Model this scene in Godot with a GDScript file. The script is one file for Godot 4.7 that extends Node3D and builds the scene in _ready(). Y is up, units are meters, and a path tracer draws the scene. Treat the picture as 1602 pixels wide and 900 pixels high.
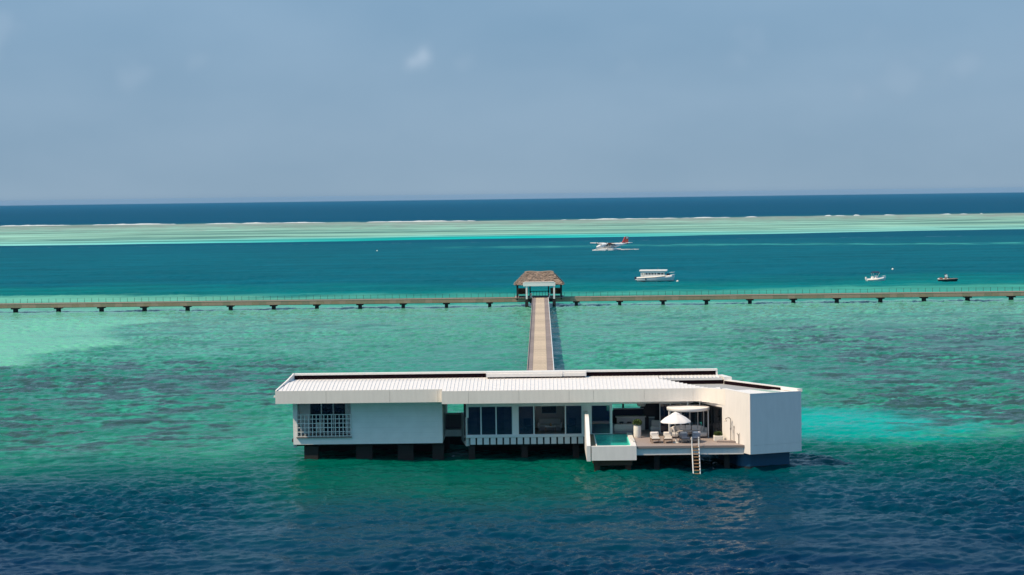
extends Node3D

# ---------------------------------------------------------------- mesh helper
class Shape:
	var v := PackedVector3Array()
	var n := PackedVector3Array()
	var c := PackedColorArray()
	var tint := Color(1, 1, 1)

	func tri(a: Vector3, b: Vector3, d: Vector3) -> void:
		var q := (b - a).cross(d - a).normalized()
		v.append(a); v.append(d); v.append(b)
		for k in 3:
			n.append(q); c.append(tint)

	func smooth_tri(a: Vector3, b: Vector3, d: Vector3, na: Vector3, nb: Vector3, nd: Vector3) -> void:
		v.append(a); v.append(d); v.append(b)
		n.append(na); n.append(nd); n.append(nb)
		for k in 3:
			c.append(tint)

	func quad(a: Vector3, b: Vector3, d: Vector3, e: Vector3) -> void:
		tri(a, b, d); tri(a, d, e)

	func box(at: Vector3, size: Vector3, turn := Basis()) -> Shape:
		var h := size * 0.5
		var p: Array[Vector3] = []
		for k in 8:
			p.append(at + turn * Vector3(h.x if k & 1 else -h.x, h.y if k & 2 else -h.y, h.z if k & 4 else -h.z))
		quad(p[4], p[5], p[7], p[6]); quad(p[1], p[0], p[2], p[3])
		quad(p[5], p[1], p[3], p[7]); quad(p[0], p[4], p[6], p[2])
		quad(p[6], p[7], p[3], p[2]); quad(p[0], p[1], p[5], p[4])
		return self

	func span(x0: float, x1: float, y0: float, y1: float, z0: float, z1: float) -> Shape:
		return box(Vector3((x0 + x1) / 2, (y0 + y1) / 2, (z0 + z1) / 2), Vector3(absf(x1 - x0), absf(y1 - y0), absf(z1 - z0)))

	# a box whose corners are bevelled so that its edges catch the light
	func soft_box(at: Vector3, size: Vector3, r: float, turn := Basis()) -> Shape:
		var rings := []
		var h := size * 0.5
		for lay in [[-h.y, 0.55], [-h.y + r * 0.4, 0.15], [-h.y + r, 0.0], [h.y - r, 0.0], [h.y - r * 0.4, 0.15], [h.y, 0.55]]:
			var ring: Array[Vector3] = []
			var inset: float = r * lay[1]
			for corner in 4:
				var sx := 1.0 if corner in [0, 3] else -1.0
				var sz := 1.0 if corner < 2 else -1.0
				for k in 3:
					var a := PI / 2 * corner + PI / 4 * k
					var centre := Vector3(sx * (h.x - r), lay[0], sz * (h.z - r))
					ring.append(at + turn * (centre + Vector3(cos(a), 0, sin(a)) * (r - inset)))
			rings.append(ring)
		loft(rings, true, true)
		return self

	# upright prism over a plan outline (x, z)
	func prism(plan: Array, y0: float, y1: float) -> Shape:
		var poly := PackedVector2Array()
		for p in plan:
			poly.append(Vector2(p[0], p[1]))
		var area := 0.0
		for k in poly.size():
			area += poly[k].cross(poly[(k + 1) % poly.size()])
		if area > 0:
			poly.reverse()
		var idx := Geometry2D.triangulate_polygon(poly)
		for k in range(0, idx.size(), 3):
			var a := poly[idx[k]]
			var b := poly[idx[k + 1]]
			var d := poly[idx[k + 2]]
			if (b - a).cross(d - a) > 0:
				var s := b; b = d; d = s
			tri(Vector3(a.x, y1, a.y), Vector3(b.x, y1, b.y), Vector3(d.x, y1, d.y))
			tri(Vector3(a.x, y0, a.y), Vector3(d.x, y0, d.y), Vector3(b.x, y0, b.y))
		for k in poly.size():
			var a := poly[k]
			var b := poly[(k + 1) % poly.size()]
			quad(Vector3(a.x, y0, a.y), Vector3(b.x, y0, b.y), Vector3(b.x, y1, b.y), Vector3(a.x, y1, a.y))
		return self

	# prism of an outline in the (z, y) plane, running along x
	func side_prism(outline: Array, x0: float, x1: float) -> Shape:
		var start := v.size()
		prism(outline, x0, x1)
		for k in range(start, v.size()):
			v[k] = Vector3(v[k].y, v[k].z, v[k].x)
			n[k] = Vector3(n[k].y, n[k].z, n[k].x)
		return self

	func loft(rings: Array, closed := true, caps := true) -> Shape:
		var m: int = rings[0].size()
		var nor := []
		for i in rings.size():
			var row: Array[Vector3] = []
			var lo: Array = rings[maxi(i - 1, 0)]
			var hi: Array = rings[mini(i + 1, rings.size() - 1)]
			for k in m:
				var a: Vector3 = rings[i][(k + 1) % m if closed else mini(k + 1, m - 1)]
				var b: Vector3 = rings[i][(k - 1 + m) % m if closed else maxi(k - 1, 0)]
				row.append((hi[k] - lo[k]).cross(a - b).normalized())
			nor.append(row)
		for i in rings.size() - 1:
			for k in (m if closed else m - 1):
				var j := (k + 1) % m
				var a: Vector3 = rings[i][k]
				var b: Vector3 = rings[i][j]
				var d: Vector3 = rings[i + 1][j]
				var e: Vector3 = rings[i + 1][k]
				smooth_tri(a, d, b, nor[i][k], nor[i + 1][j], nor[i][j])
				smooth_tri(a, e, d, nor[i][k], nor[i + 1][k], nor[i + 1][j])
		if caps and closed:
			for end in [0, rings.size() - 1]:
				var mid := Vector3()
				for p in rings[end]:
					mid += p / m
				for k in m:
					var j := (k + 1) % m
					if end == 0:
						tri(mid, rings[0][k], rings[0][j])
					else:
						tri(mid, rings[end][j], rings[end][k])
		return self

	# profile: [radius, height] pairs from the bottom up
	func lathe(at: Vector3, profile: Array, sides := 20, squash := Vector2(1, 1)) -> Shape:
		var rings := []
		for p in profile:
			var ring: Array[Vector3] = []
			for k in sides:
				var a := TAU * k / sides
				ring.append(at + Vector3(cos(a) * p[0] * squash.x, p[1], sin(a) * p[0] * squash.y))
			rings.append(ring)
		return loft(rings, true, true)

	func tube(path: Array, r: float, sides := 8) -> Shape:
		var rings := []
		for i in path.size():
			var t: Vector3 = (path[mini(i + 1, path.size() - 1)] - path[maxi(i - 1, 0)]).normalized()
			var side := t.cross(Vector3.UP if absf(t.y) < 0.9 else Vector3.RIGHT).normalized()
			var up := side.cross(t)
			var ring: Array[Vector3] = []
			for k in sides:
				var a := TAU * k / sides
				ring.append(path[i] + (side * cos(a) + up * sin(a)) * r)
			rings.append(ring)
		return loft(rings, true, true)

	func mesh() -> ArrayMesh:
		var arrays := []
		arrays.resize(Mesh.ARRAY_MAX)
		arrays[Mesh.ARRAY_VERTEX] = v
		arrays[Mesh.ARRAY_NORMAL] = n
		arrays[Mesh.ARRAY_COLOR] = c
		var m := ArrayMesh.new()
		m.add_surface_from_arrays(Mesh.PRIMITIVE_TRIANGLES, arrays)
		return m


# ---------------------------------------------------------------- scene helpers
var taken := {}
var M := {}
var rng := RandomNumberGenerator.new()

func numbered(called: String) -> String:
	var k: int = taken.get(called, 0)
	taken[called] = k + 1
	return called if k == 0 else "%s_%03d" % [called, k]

func lin(r: float, g: float, b: float) -> Color:
	return Color(r, g, b).linear_to_srgb()

func part(called: String, shape: Shape, material: Material, parent: Node3D) -> MeshInstance3D:
	return part_mesh(called, shape.mesh(), material, parent)

func part_mesh(called: String, mesh: Mesh, material: Material, parent: Node3D) -> MeshInstance3D:
	var o := MeshInstance3D.new()
	o.mesh = mesh
	o.material_override = material
	var k: int = parent.get_meta("n_" + called, 0) if parent != self else 0
	if parent == self:
		o.name = numbered(called)
	else:
		o.name = called if k == 0 else "%s_%03d" % [called, k]
		parent.set_meta("n_" + called, k + 1)
	parent.add_child(o, true)
	return o

func thing(called: String, label: String, category: String, at := Vector3.ZERO, turn := 0.0, group := "") -> Node3D:
	var o := Node3D.new()
	o.name = numbered(called)
	add_child(o)
	o.position = at
	o.rotation.y = turn
	o.set_meta("label", label)
	o.set_meta("category", category)
	if group:
		o.set_meta("group", group)
	return o

func structure(called: String, mesh: Mesh, material: Material) -> MeshInstance3D:
	var o := part_mesh(called, mesh, material, self)
	o.set_meta("kind", "structure")
	return o

func noise_map(freq: float, low: float, high: float, octaves := 4, seed_ := 1, size := 256) -> NoiseTexture2D:
	var f := FastNoiseLite.new()
	f.seed = seed_
	f.frequency = freq
	f.fractal_octaves = octaves
	var t := NoiseTexture2D.new()
	t.width = size; t.height = size
	t.seamless = true
	t.noise = f
	var g := Gradient.new()
	g.set_color(0, Color(low, low, low)); g.set_color(1, Color(high, high, high))
	t.color_ramp = g
	return t

func paint(color: Color, rough: float, tex: Texture2D = null, scale := 1.0, spec := 0.5) -> StandardMaterial3D:
	var m := StandardMaterial3D.new()
	m.albedo_color = color
	m.roughness = rough
	m.metallic_specular = spec
	if tex:
		m.albedo_texture = tex
		m.uv1_triplanar = true
		m.uv1_world_triplanar = true
		m.uv1_scale = Vector3.ONE * scale
	return m


func _ready() -> void:
	rng.seed = 7
	set_view_and_light()
	make_materials()
	make_water()
	make_surf()
	make_villa()
	make_jetty()
	make_boardwalk()
	make_pavilion()
	make_terrace_things()
	make_room_things()
	make_boats()


func set_view_and_light() -> void:
	var cam := Camera3D.new()
	cam.name = "camera"
	add_child(cam)
	cam.position = Vector3(0, 21, 150)
	cam.basis = Basis(Vector3.UP, deg_to_rad(0.8785)) * Basis(Vector3.RIGHT, deg_to_rad(-2.79)) * Basis(Vector3.BACK, deg_to_rad(-0.75))
	cam.fov = 17.062
	cam.near = 1.0
	cam.far = 40000.0
	cam.current = true

	var e := Environment.new()
	e.background_mode = Environment.BG_SKY
	var s := ProceduralSkyMaterial.new()
	s.sky_top_color = lin(0.10, 0.37, 0.70)
	s.sky_horizon_color = lin(0.245, 0.365, 0.485)
	s.sky_curve = 0.28
	s.ground_horizon_color = lin(0.22, 0.33, 0.46)
	s.ground_bottom_color = lin(0.22, 0.33, 0.46)
	s.sun_angle_max = 75.0
	s.sun_curve = 0.30
	s.sky_cover = sky_clouds()
	s.sky_cover_modulate = Color(1, 1, 1, 1)
	e.sky = Sky.new()
	e.sky.sky_material = s
	e.tonemap_mode = Environment.TONE_MAPPER_LINEAR
	e.tonemap_exposure = 1.0
	# sea haze: only the open ocean near the horizon fades
	e.fog_enabled = true
	e.fog_density = 0.000022
	e.fog_light_color = lin(0.30, 0.58, 0.88)
	e.sdfgi_enabled = true
	e.ssao_enabled = true
	e.ssil_enabled = true
	var w := WorldEnvironment.new()
	w.name = "world_environment"
	w.environment = e
	add_child(w)

	var sun := DirectionalLight3D.new()
	sun.name = "sun"
	add_child(sun)
	var from := Vector3(-0.75, 1.0, 0.325)
	sun.look_at_from_position(from * 100.0, Vector3.ZERO, Vector3.UP)
	sun.light_color = Color(1.0, 0.915, 0.80)
	sun.light_energy = 1.5
	sun.light_angular_distance = 0.5
	sun.shadow_enabled = true


# faint fair-weather cloud wisps low over the sea, all round
func sky_clouds() -> Texture2D:
	var w := 2048
	var h := 1024
	var im := Image.create(w, h, false, Image.FORMAT_RGBA8)
	im.fill(Color(1, 1, 1, 0))
	var f := FastNoiseLite.new()
	f.seed = 11; f.frequency = 1.0; f.fractal_octaves = 4
	var puffs := []   # azimuth and elevation in degrees, half width, half height, strength
	for p in [[-3.4, 4.15, 0.42, 0.33, 0.30], [-2.2, 3.95, 0.25, 0.18, 0.07], [-15.8, 4.75, 0.55, 0.45, 0.15], [-11.8, 3.6, 0.5, 0.4, 0.12], [-10.1, 4.0, 0.32, 0.25, 0.08], [6.1, 4.2, 0.6, 0.5, 0.07], [10.4, 4.6, 0.7, 0.3, 0.07], [10.6, 3.3, 0.9, 0.5, 0.09], [12.4, 3.4, 0.45, 0.4, 0.10], [2.6, 3.7, 0.4, 0.2, 0.05], [-12.2, 4.1, 0.4, 0.2, 0.06]]:
		puffs.append(p)
	for k in 120:
		var az := rng.randf_range(18.0, 342.0)
		puffs.append([az - 360.0 if az > 180 else az, rng.randf_range(2.5, 14.0), rng.randf_range(0.3, 1.2), rng.randf_range(0.2, 0.6), rng.randf_range(0.04, 0.2)])
	for row in range(400, 512):
		var el := 90.0 - (row + 0.5) * 180.0 / h
		for col in w:
			var az := (col + 0.5) * 360.0 / w
			if az > 180.0:
				az -= 360.0
			# broad thin veils
			var veil := f.get_noise_3d(sin(deg_to_rad(az)) * 5.0, el * 0.3, cos(deg_to_rad(az)) * 5.0)
			var a := clampf(0.03 + veil * 0.035, 0.0, 0.08) * smoothstep(20.0, 8.0, el)
			im.set_pixel(col, row, Color(1, 1, 1, a))
	for p in puffs:
		var c0 := int((p[0] - p[2] * 2.2) * w / 360.0)
		var c1 := int((p[0] + p[2] * 2.2) * w / 360.0)
		var r0 := int((90.0 - p[1] - p[3] * 2.2) * h / 180.0)
		var r1 := int((90.0 - p[1] + p[3] * 2.2) * h / 180.0)
		for row in range(r0, mini(r1 + 1, 511)):
			for col in range(c0, c1 + 1):
				var az := (col + 0.5) * 360.0 / w
				var el := 90.0 - (row + 0.5) * 180.0 / h
				var dx: float = (az - p[0]) / p[2]
				var dy: float = (el - p[1]) / p[3]
				dy -= dx * 0.35
				var wob := f.get_noise_3d(az * 0.9, el * 0.9, p[0]) * 1.5
				var d := sqrt(dx * dx + dy * dy) + wob
				var a: float = smoothstep(1.3, 0.1, d) * p[4] * (0.6 if p[4] > 0.25 else 0.3)
				if a > 0.0:
					var x := posmod(col, w)
					var old := im.get_pixel(x, row)
					im.set_pixel(x, row, Color(1, 0.97, 0.95, clampf(old.a + a, 0, 1)))
	return ImageTexture.create_from_image(im)


func make_materials() -> void:
	var soft := noise_map(0.012, 0.965, 1.0, 4, 3)
	var grain := noise_map(0.08, 0.72, 1.0, 5, 5)
	var rain := noise_map(0.02, 0.94, 1.0, 5, 8)
	M.wall = paint(lin(0.92, 0.885, 0.86), 0.55, soft, 0.25)
	M.white = paint(lin(0.82, 0.785, 0.75), 0.5, soft, 0.3)
	M.fascia = paint(lin(0.87, 0.81, 0.735), 0.5, rain, 0.2)
	M.roof = paint(lin(0.80, 0.765, 0.74), 0.45, rain, 0.35)
	M.rib = paint(lin(0.66, 0.64, 0.63), 0.5)
	for k in ["white", "fascia"]:
		M[k].albedo_texture = noise_map(0.03, 0.955, 1.0, 4, 61)
		M[k].uv1_scale = Vector3(0.3, 0.06, 0.3)
	M.walk_plank = paint(lin(0.88, 0.71, 0.52), 0.85, grain, 0.25)
	M.walk_plank.vertex_color_use_as_albedo = true
	M.edge_plank = paint(lin(0.42, 0.345, 0.32), 0.85, grain, 0.3)
	M.edge_plank.vertex_color_use_as_albedo = true
	M.screen = paint(lin(0.16, 0.13, 0.15), 0.7)
	M.membrane = paint(lin(0.50, 0.49, 0.49), 0.8, grain, 0.6)
	M.dark_panel = paint(lin(0.010, 0.004, 0.006), 0.9, null, 1.0, 0.1)
	M.skylight = paint(lin(0.36, 0.52, 0.42), 0.25)
	M.frame = paint(lin(0.74, 0.77, 0.77), 0.4)
	M.black_frame = paint(lin(0.012, 0.012, 0.014), 0.4)
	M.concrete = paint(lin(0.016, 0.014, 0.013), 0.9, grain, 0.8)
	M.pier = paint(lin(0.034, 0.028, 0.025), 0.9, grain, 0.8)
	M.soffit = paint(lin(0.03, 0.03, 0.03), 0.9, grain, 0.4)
	M.rust = paint(lin(0.16, 0.085, 0.055), 0.9, grain, 0.9)
	M.blue_paint = paint(lin(0.012, 0.085, 0.17), 0.35, rain, 0.5)
	M.deck = paint(lin(0.44, 0.36, 0.325), 0.75, grain, 0.9)
	M.deck_dark = paint(lin(0.30, 0.25, 0.235), 0.8, grain, 0.9)
	M.tile = paint(lin(0.04, 0.72, 0.62), 0.3, soft, 1.0)
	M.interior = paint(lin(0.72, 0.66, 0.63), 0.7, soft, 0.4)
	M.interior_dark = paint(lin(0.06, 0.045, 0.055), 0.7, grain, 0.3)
	M.floor = paint(lin(0.32, 0.29, 0.27), 0.5, grain, 0.5)
	M.curtain = paint(lin(0.22, 0.24, 0.26), 0.9, rain, 0.7)
	M.fabric = paint(lin(0.78, 0.74, 0.70), 0.95, grain, 3.0)
	M.grey_fabric = paint(lin(0.44, 0.42, 0.45), 0.95, grain, 3.0)
	M.canvas = paint(lin(0.85, 0.80, 0.77), 0.9, soft, 1.0)
	M.canvas.backlight_enabled = true
	M.canvas.backlight = Color(0.35, 0.33, 0.3)
	M.pot = paint(lin(0.76, 0.72, 0.65), 0.6, soft, 1.2)
	M.wood = paint(lin(0.30, 0.17, 0.085), 0.7, grain, 1.5)
	M.teak = paint(lin(0.46, 0.27, 0.13), 0.7, grain, 1.5)
	M.steel = paint(lin(0.30, 0.27, 0.24), 0.35)
	M.steel.metallic = 0.6
	M.foliage = paint(lin(0.10, 0.17, 0.035), 0.6, grain, 2.0)
	M.foliage.backlight_enabled = true
	M.foliage.backlight = Color(0.2, 0.3, 0.05)
	M.walk = paint(lin(0.86, 0.64, 0.45), 0.85, grain, 0.25)
	M.walk_edge = paint(lin(0.42, 0.335, 0.31), 0.85, grain, 0.3)
	M.jetty_wood = paint(lin(0.40, 0.30, 0.20), 0.85, grain, 0.3)
	M.jetty_wood_b = paint(lin(0.47, 0.34, 0.25), 0.85, grain, 0.3)
	M.jetty_wood_c = paint(lin(0.34, 0.29, 0.20), 0.85, grain, 0.3)
	M.jetty_dark = paint(lin(0.022, 0.022, 0.024), 0.9, grain, 0.3)
	M.thatch = paint(lin(0.42, 0.315, 0.245), 1.0, noise_map(0.02, 0.66, 1.0, 5, 21), 0.15)
	M.thatch_b = paint(lin(0.34, 0.26, 0.20), 1.0, noise_map(0.02, 0.5, 1.0, 5, 22), 0.15)
	M.boat_white = paint(lin(0.82, 0.81, 0.79), 0.3, soft, 0.5)
	M.boat_grey = paint(lin(0.46, 0.49, 0.47), 0.35)
	M.antifoul = paint(lin(0.012, 0.02, 0.025), 0.6)
	M.navy = paint(lin(0.012, 0.016, 0.045), 0.7)
	M.red = paint(lin(0.72, 0.08, 0.06), 0.4)
	M.orange = paint(lin(0.60, 0.13, 0.05), 0.4)
	M.brown_stripe = paint(lin(0.16, 0.04, 0.02), 0.5)
	M.blue_art = paint(lin(0.03, 0.15, 0.32), 0.5, noise_map(0.03, 0.35, 1.0, 4, 31), 1.2)
	M.foam = paint(lin(0.80, 0.83, 0.83), 0.9, grain, 0.5)
	var g := StandardMaterial3D.new()
	g.transparency = BaseMaterial3D.TRANSPARENCY_ALPHA
	g.albedo_color = Color(0.02, 0.11, 0.26, 0.55)
	g.roughness = 0.02
	M.glass = g
	var gs: StandardMaterial3D = g.duplicate()
	gs.albedo_color = Color(0.02, 0.03, 0.05, 0.25)
	M.side_glass = gs
	var pw := StandardMaterial3D.new()
	pw.transparency = BaseMaterial3D.TRANSPARENCY_ALPHA
	pw.albedo_color = Color(0.1, 0.6, 0.6, 0.12)
	pw.roughness = 0.03
	pw.metallic_specular = 0.25
	pw.normal_enabled = true
	pw.normal_texture = ripple_map(0.03, 41)
	pw.normal_scale = 0.25
	pw.uv1_triplanar = true
	pw.uv1_world_triplanar = true
	pw.uv1_scale = Vector3.ONE * 0.5
	M.pool_water = pw


func ripple_map(freq: float, seed_: int) -> NoiseTexture2D:
	var f := FastNoiseLite.new()
	f.seed = seed_
	f.frequency = freq
	f.fractal_octaves = 3
	var t := NoiseTexture2D.new()
	t.width = 512; t.height = 512
	t.seamless = true
	t.as_normal_map = true
	t.bump_strength = 6.0
	t.noise = f
	return t


# ---------------------------------------------------------------- the sea
var n_swell: FastNoiseLite
var n_chop: FastNoiseLite
var n_ripple: FastNoiseLite
var n_patch: FastNoiseLite
var n_coral: FastNoiseLite
var n_edge: FastNoiseLite

func fast(freq: float, octaves: int, seed_: int) -> FastNoiseLite:
	var f := FastNoiseLite.new()
	f.noise_type = FastNoiseLite.TYPE_SIMPLEX
	f.seed = seed_
	f.frequency = freq
	f.fractal_octaves = octaves
	if octaves == 1:
		f.fractal_type = FastNoiseLite.FRACTAL_NONE
	return f

func wave(x: float, z: float) -> float:
	var zz := z + 0.12 * x
	var gust := 0.85 + 0.9 * n_edge.get_noise_2d(x * 1.4, z * 1.1)
	var a := n_swell.get_noise_2d(x * 0.5, zz) * 0.15
	var c := n_chop.get_noise_2d(x * 0.62, zz)
	var b := c * 0.12 + (0.5 - absf(c)) * 0.09
	var r := n_ripple.get_noise_2d(x * 0.62, zz)
	return a + (b * 1.1 + r * 0.11) * clampf(gust, 0.5, 1.3)

func sea_colour(x: float, z: float, up: float) -> Color:
	var e := n_edge.get_noise_2d(x, z)            # wide
	var p := n_patch.get_noise_2d(x * 0.7, z)     # middle
	if z > -215.0:
		# ---- house reef: sand and coral under a few metres of water, dropping off towards the viewer
		var c := n_coral.get_noise_2d(x * 0.6, z)
		var far := smoothstep(-60.0, -190.0, z)
		var open := 1.0 - 0.6 * exp(-pow((x + 12.0) / 26.0, 2.0))   # the calm, evenly sandy middle
		var col := Color(0.034, 0.310, 0.205).lerp(Color(0.115, 0.43, 0.27), far)
		col = col.lerp(Color(0.090, 0.53, 0.36), clampf((c * 1.9 + e * 0.5) * open, 0.0, 0.8))
		col = col.lerp(Color(0.020, 0.185, 0.125), clampf((-p * 1.2 - c * 1.2) * open, 0.0, 0.7))
		# streaks of wave refraction and caustic light, painted into the water colour
		var caustic_tone := n_chop.get_noise_2d(x * 1.5 + 400.0, z * 1.2)
		col *= 1.0 + clampf(caustic_tone * (0.5 + p), -0.4, 0.4) * open
		# coral heads
		var right := smoothstep(18.0, 45.0, x) * smoothstep(-165.0, -120.0, z) * smoothstep(-12.0, -35.0, z)
		var left := smoothstep(-22.0, -34.0, x) * smoothstep(-105.0, -88.0, z) * smoothstep(0.0, -20.0, z)
		var band := smoothstep(-14.0, -22.0, z) * smoothstep(-46.0, -34.0, z) * smoothstep(14.0, 26.0, x)
		var mass := exp(-pow((x + 45.0) / 15.0, 2.0) - pow((z + 68.0) / 8.0, 2.0))
		var dark := clampf((right * 0.95 + left * 0.7 + band * 0.7 + 0.1) * (0.45 + c * 2.6 + p * 0.9) + mass * (1.1 + c * 1.2), 0.0, 0.92)
		col = col.lerp(Color(0.042, 0.080, 0.082), dark)
		# pale sand bank on the left
		var bank := smoothstep(-64.0, -71.0, x + e * 9.0 + c * 2.5 + smoothstep(-130.0, -200.0, z) * 5.0 - smoothstep(-112.0, -92.0, z) * 4.0) * smoothstep(-86.0, -97.0, z + c * 5.0)
		col = col.lerp(Color(0.19, 0.64, 0.42), bank)
		# strip under the jetty
		col = col.lerp(Color(0.16, 0.53, 0.39), smoothstep(-176.0, -206.0, z + p * 10.0) * 0.75)
		# bright sand tongue right of the villa
		var tongue := smoothstep(-34.0, -25.0, z + e * 6.0 + c * 4.0 + x * 0.08) * smoothstep(-2.0, -15.0, z + c * 4.0) * smoothstep(13.0, 19.0, x) * smoothstep(43.0, 27.0, x + c * 8.0)
		col = col.lerp(Color(0.0, 0.46, 0.40), tongue * 0.95)
		# the drop-off
		var shift := 0.0
		if x > -24.0 and x < 14.0:
			shift = 9.0 * smoothstep(-24.0, -17.0, x) * smoothstep(14.0, 4.0, x)
		var d := z - shift + e * 9.0 + p * 2.0
		col = col.lerp(Color(0.0, 0.115, 0.088), smoothstep(-20.0, -2.0, z + e * 8.0 + p * 3.0 - smoothstep(-18.0, -28.0, x) * 5.0))
		col = col.lerp(Color(0.0, 0.055, 0.090), smoothstep(-5.0, 18.0, d))
		col = col.lerp(Color(0.0, 0.025, 0.072), smoothstep(6.0, 52.0, d))
		return col
	if z > -700.0:
		# ---- lagoon channel
		var edge := -252.0 + e * 5.0 - smoothstep(30.0, 90.0, x) * 14.0 + smoothstep(-60.0, -110.0, x) * -12.0
		var col := Color(0.06, 0.38, 0.31).lerp(Color(0.15, 0.50, 0.38), smoothstep(-20.0, -75.0, x)).lerp(Color(0.0, 0.20, 0.21), smoothstep(edge + 6.0, edge - 14.0, z + p * 6.0))
		var streak := n_patch.get_noise_2d(x * 0.16, z * 0.9)
		col = col.lerp(Color(0.0, 0.138, 0.195), smoothstep(edge - 10.0, edge - 75.0, z + e * 30.0))
		col *= 1.0 + streak * 0.22 + n_coral.get_noise_2d(x * 0.25, z * 0.5) * 0.12
		# thin bright shoal line behind the seaplane
		var line := -614.0 + 30.0 * smoothstep(40.0, 180.0, x) + e * 10.0
		var t := exp(-pow((z - line) / 13.0, 2.0)) * smoothstep(-60.0, 0.0, x)
		col = col.lerp(Color(0.08, 0.50, 0.44), t * clampf(0.6 + p, 0.0, 0.9))
		return col.lerp(Color(0.0, 0.115, 0.18), smoothstep(-500.0, -690.0, z) * 0.5)
	# ---- barrier reef flat, then open ocean
	var near := -745.0 - x * 0.02 - smoothstep(-90.0, -60.0, x) * 12.0 - smoothstep(0.0, 240.0, x) * 62.0 + e * 4.0
	var outer := -1400.0 - smoothstep(-40.0, -450.0, x) * 55.0 - smoothstep(0.0, 380.0, x) * 45.0 + e * 20.0
	var col := Color(0.0, 0.105, 0.17)
	var on := smoothstep(near + 3.0, near - 8.0, z)
	var s := clampf((near - z) / (near - outer), 0.0, 1.0)
	var flat := Color(0.26, 0.66, 0.58).lerp(Color(0.30, 0.58, 0.46), smoothstep(0.02, 0.25, s))
	flat = flat.lerp(Color(0.29, 0.37, 0.33), smoothstep(0.5, 0.9, s + p * 0.4))
	flat = flat.lerp(Color(0.09, 0.24, 0.22), clampf(n_coral.get_noise_2d(x * 0.012, z * 0.08) * 3.0 - 0.2 + e * 0.8, 0.0, 0.8) * smoothstep(0.02, 0.1, s) * smoothstep(0.8, 0.4, s))
	flat = flat.lerp(Color(0.0, 0.50, 0.47), smoothstep(-260.0, -60.0, x) * smoothstep(160.0, -20.0, x) * smoothstep(0.16, 0.06, s))
	flat *= 1.0 + 0.5 * n_coral.get_noise_2d(x * 0.02 + 77.0, z * 0.12)
	col = col.lerp(flat, on)
	var sea := Color(0.0, 0.085, 0.17).lerp(Color(0.0, 0.11, 0.215), smoothstep(outer - 600.0, outer - 5000.0, z))
	sea = sea.lerp(Color(0.0, 0.13, 0.18), smoothstep(outer - 160.0, outer - 20.0, z) * 0.7)
	return col.lerp(sea, smoothstep(outer + 12.0, outer - 12.0, z))


func water_sheet(rows: PackedFloat32Array, columns: int, spread: float, extra: float, amount: float) -> ArrayMesh:
	# rows are distances in front of the place z = 150; the sheet widens with distance
	var w := columns + 4
	var v := PackedVector3Array()
	var n := PackedVector3Array()
	var col := PackedColorArray()
	v.resize(rows.size() * w); n.resize(rows.size() * w); col.resize(rows.size() * w)
	var earth := 2.0 * 6371000.0
	for j in rows.size():
		var d := rows[j]
		var z := 150.0 - d
		var half := d * spread + extra
		var step := 2.0 * half / (columns - 1)
		var fade := amount * clampf(2.2 - step * 1.4, 0.0, 1.0)
		var drop := d * d / earth
		var mid := 0.015 * d
		for i in w:
			var x: float
			var y := 0.0
			if i < 2 or i >= columns + 2:
				var out := 2 - i if i < 2 else i - columns - 1
				x = (half + out * out * (d * 0.3 + 40.0)) * (-1.0 if i < 2 else 1.0) + mid
			else:
				x = mid - half + step * (i - 2)
				if fade > 0.0:
					y = wave(x, z) * fade
			var at := j * w + i
			v[at] = Vector3(x, y - drop, z)
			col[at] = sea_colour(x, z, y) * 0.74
	for j in rows.size():
		var a := maxi(j - 1, 0)
		var b := mini(j + 1, rows.size() - 1)
		for i in w:
			var l := v[j * w + maxi(i - 1, 0)]
			var r := v[j * w + mini(i + 1, w - 1)]
			var near := v[a * w + i]
			var away := v[b * w + i]
			n[j * w + i] = (r - l).cross(away - near).normalized()
	var idx := PackedInt32Array()
	idx.resize((rows.size() - 1) * (w - 1) * 6)
	var k := 0
	for j in rows.size() - 1:
		for i in w - 1:
			var a := j * w + i
			var b := a + 1
			var d := a + w
			var e := d + 1
			idx[k] = a; idx[k + 1] = d; idx[k + 2] = e
			idx[k + 3] = a; idx[k + 4] = e; idx[k + 5] = b
			k += 6
	var arrays := []
	arrays.resize(Mesh.ARRAY_MAX)
	arrays[Mesh.ARRAY_VERTEX] = v
	arrays[Mesh.ARRAY_NORMAL] = n
	arrays[Mesh.ARRAY_COLOR] = col
	arrays[Mesh.ARRAY_INDEX] = idx
	var m := ArrayMesh.new()
	m.add_surface_from_arrays(Mesh.PRIMITIVE_TRIANGLES, arrays)
	return m


func water_material(rough: float, spec: float, bump: float, scale: float) -> StandardMaterial3D:
	var m := StandardMaterial3D.new()
	m.vertex_color_use_as_albedo = true
	m.roughness = rough
	m.metallic_specular = spec
	if bump > 0.0:
		m.normal_enabled = true
		m.normal_texture = ripple_map(0.02, 51)
		m.normal_scale = bump
		m.uv1_triplanar = true
		m.uv1_world_triplanar = true
		m.uv1_scale = Vector3(scale * 0.6, scale, scale)
	return m


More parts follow.
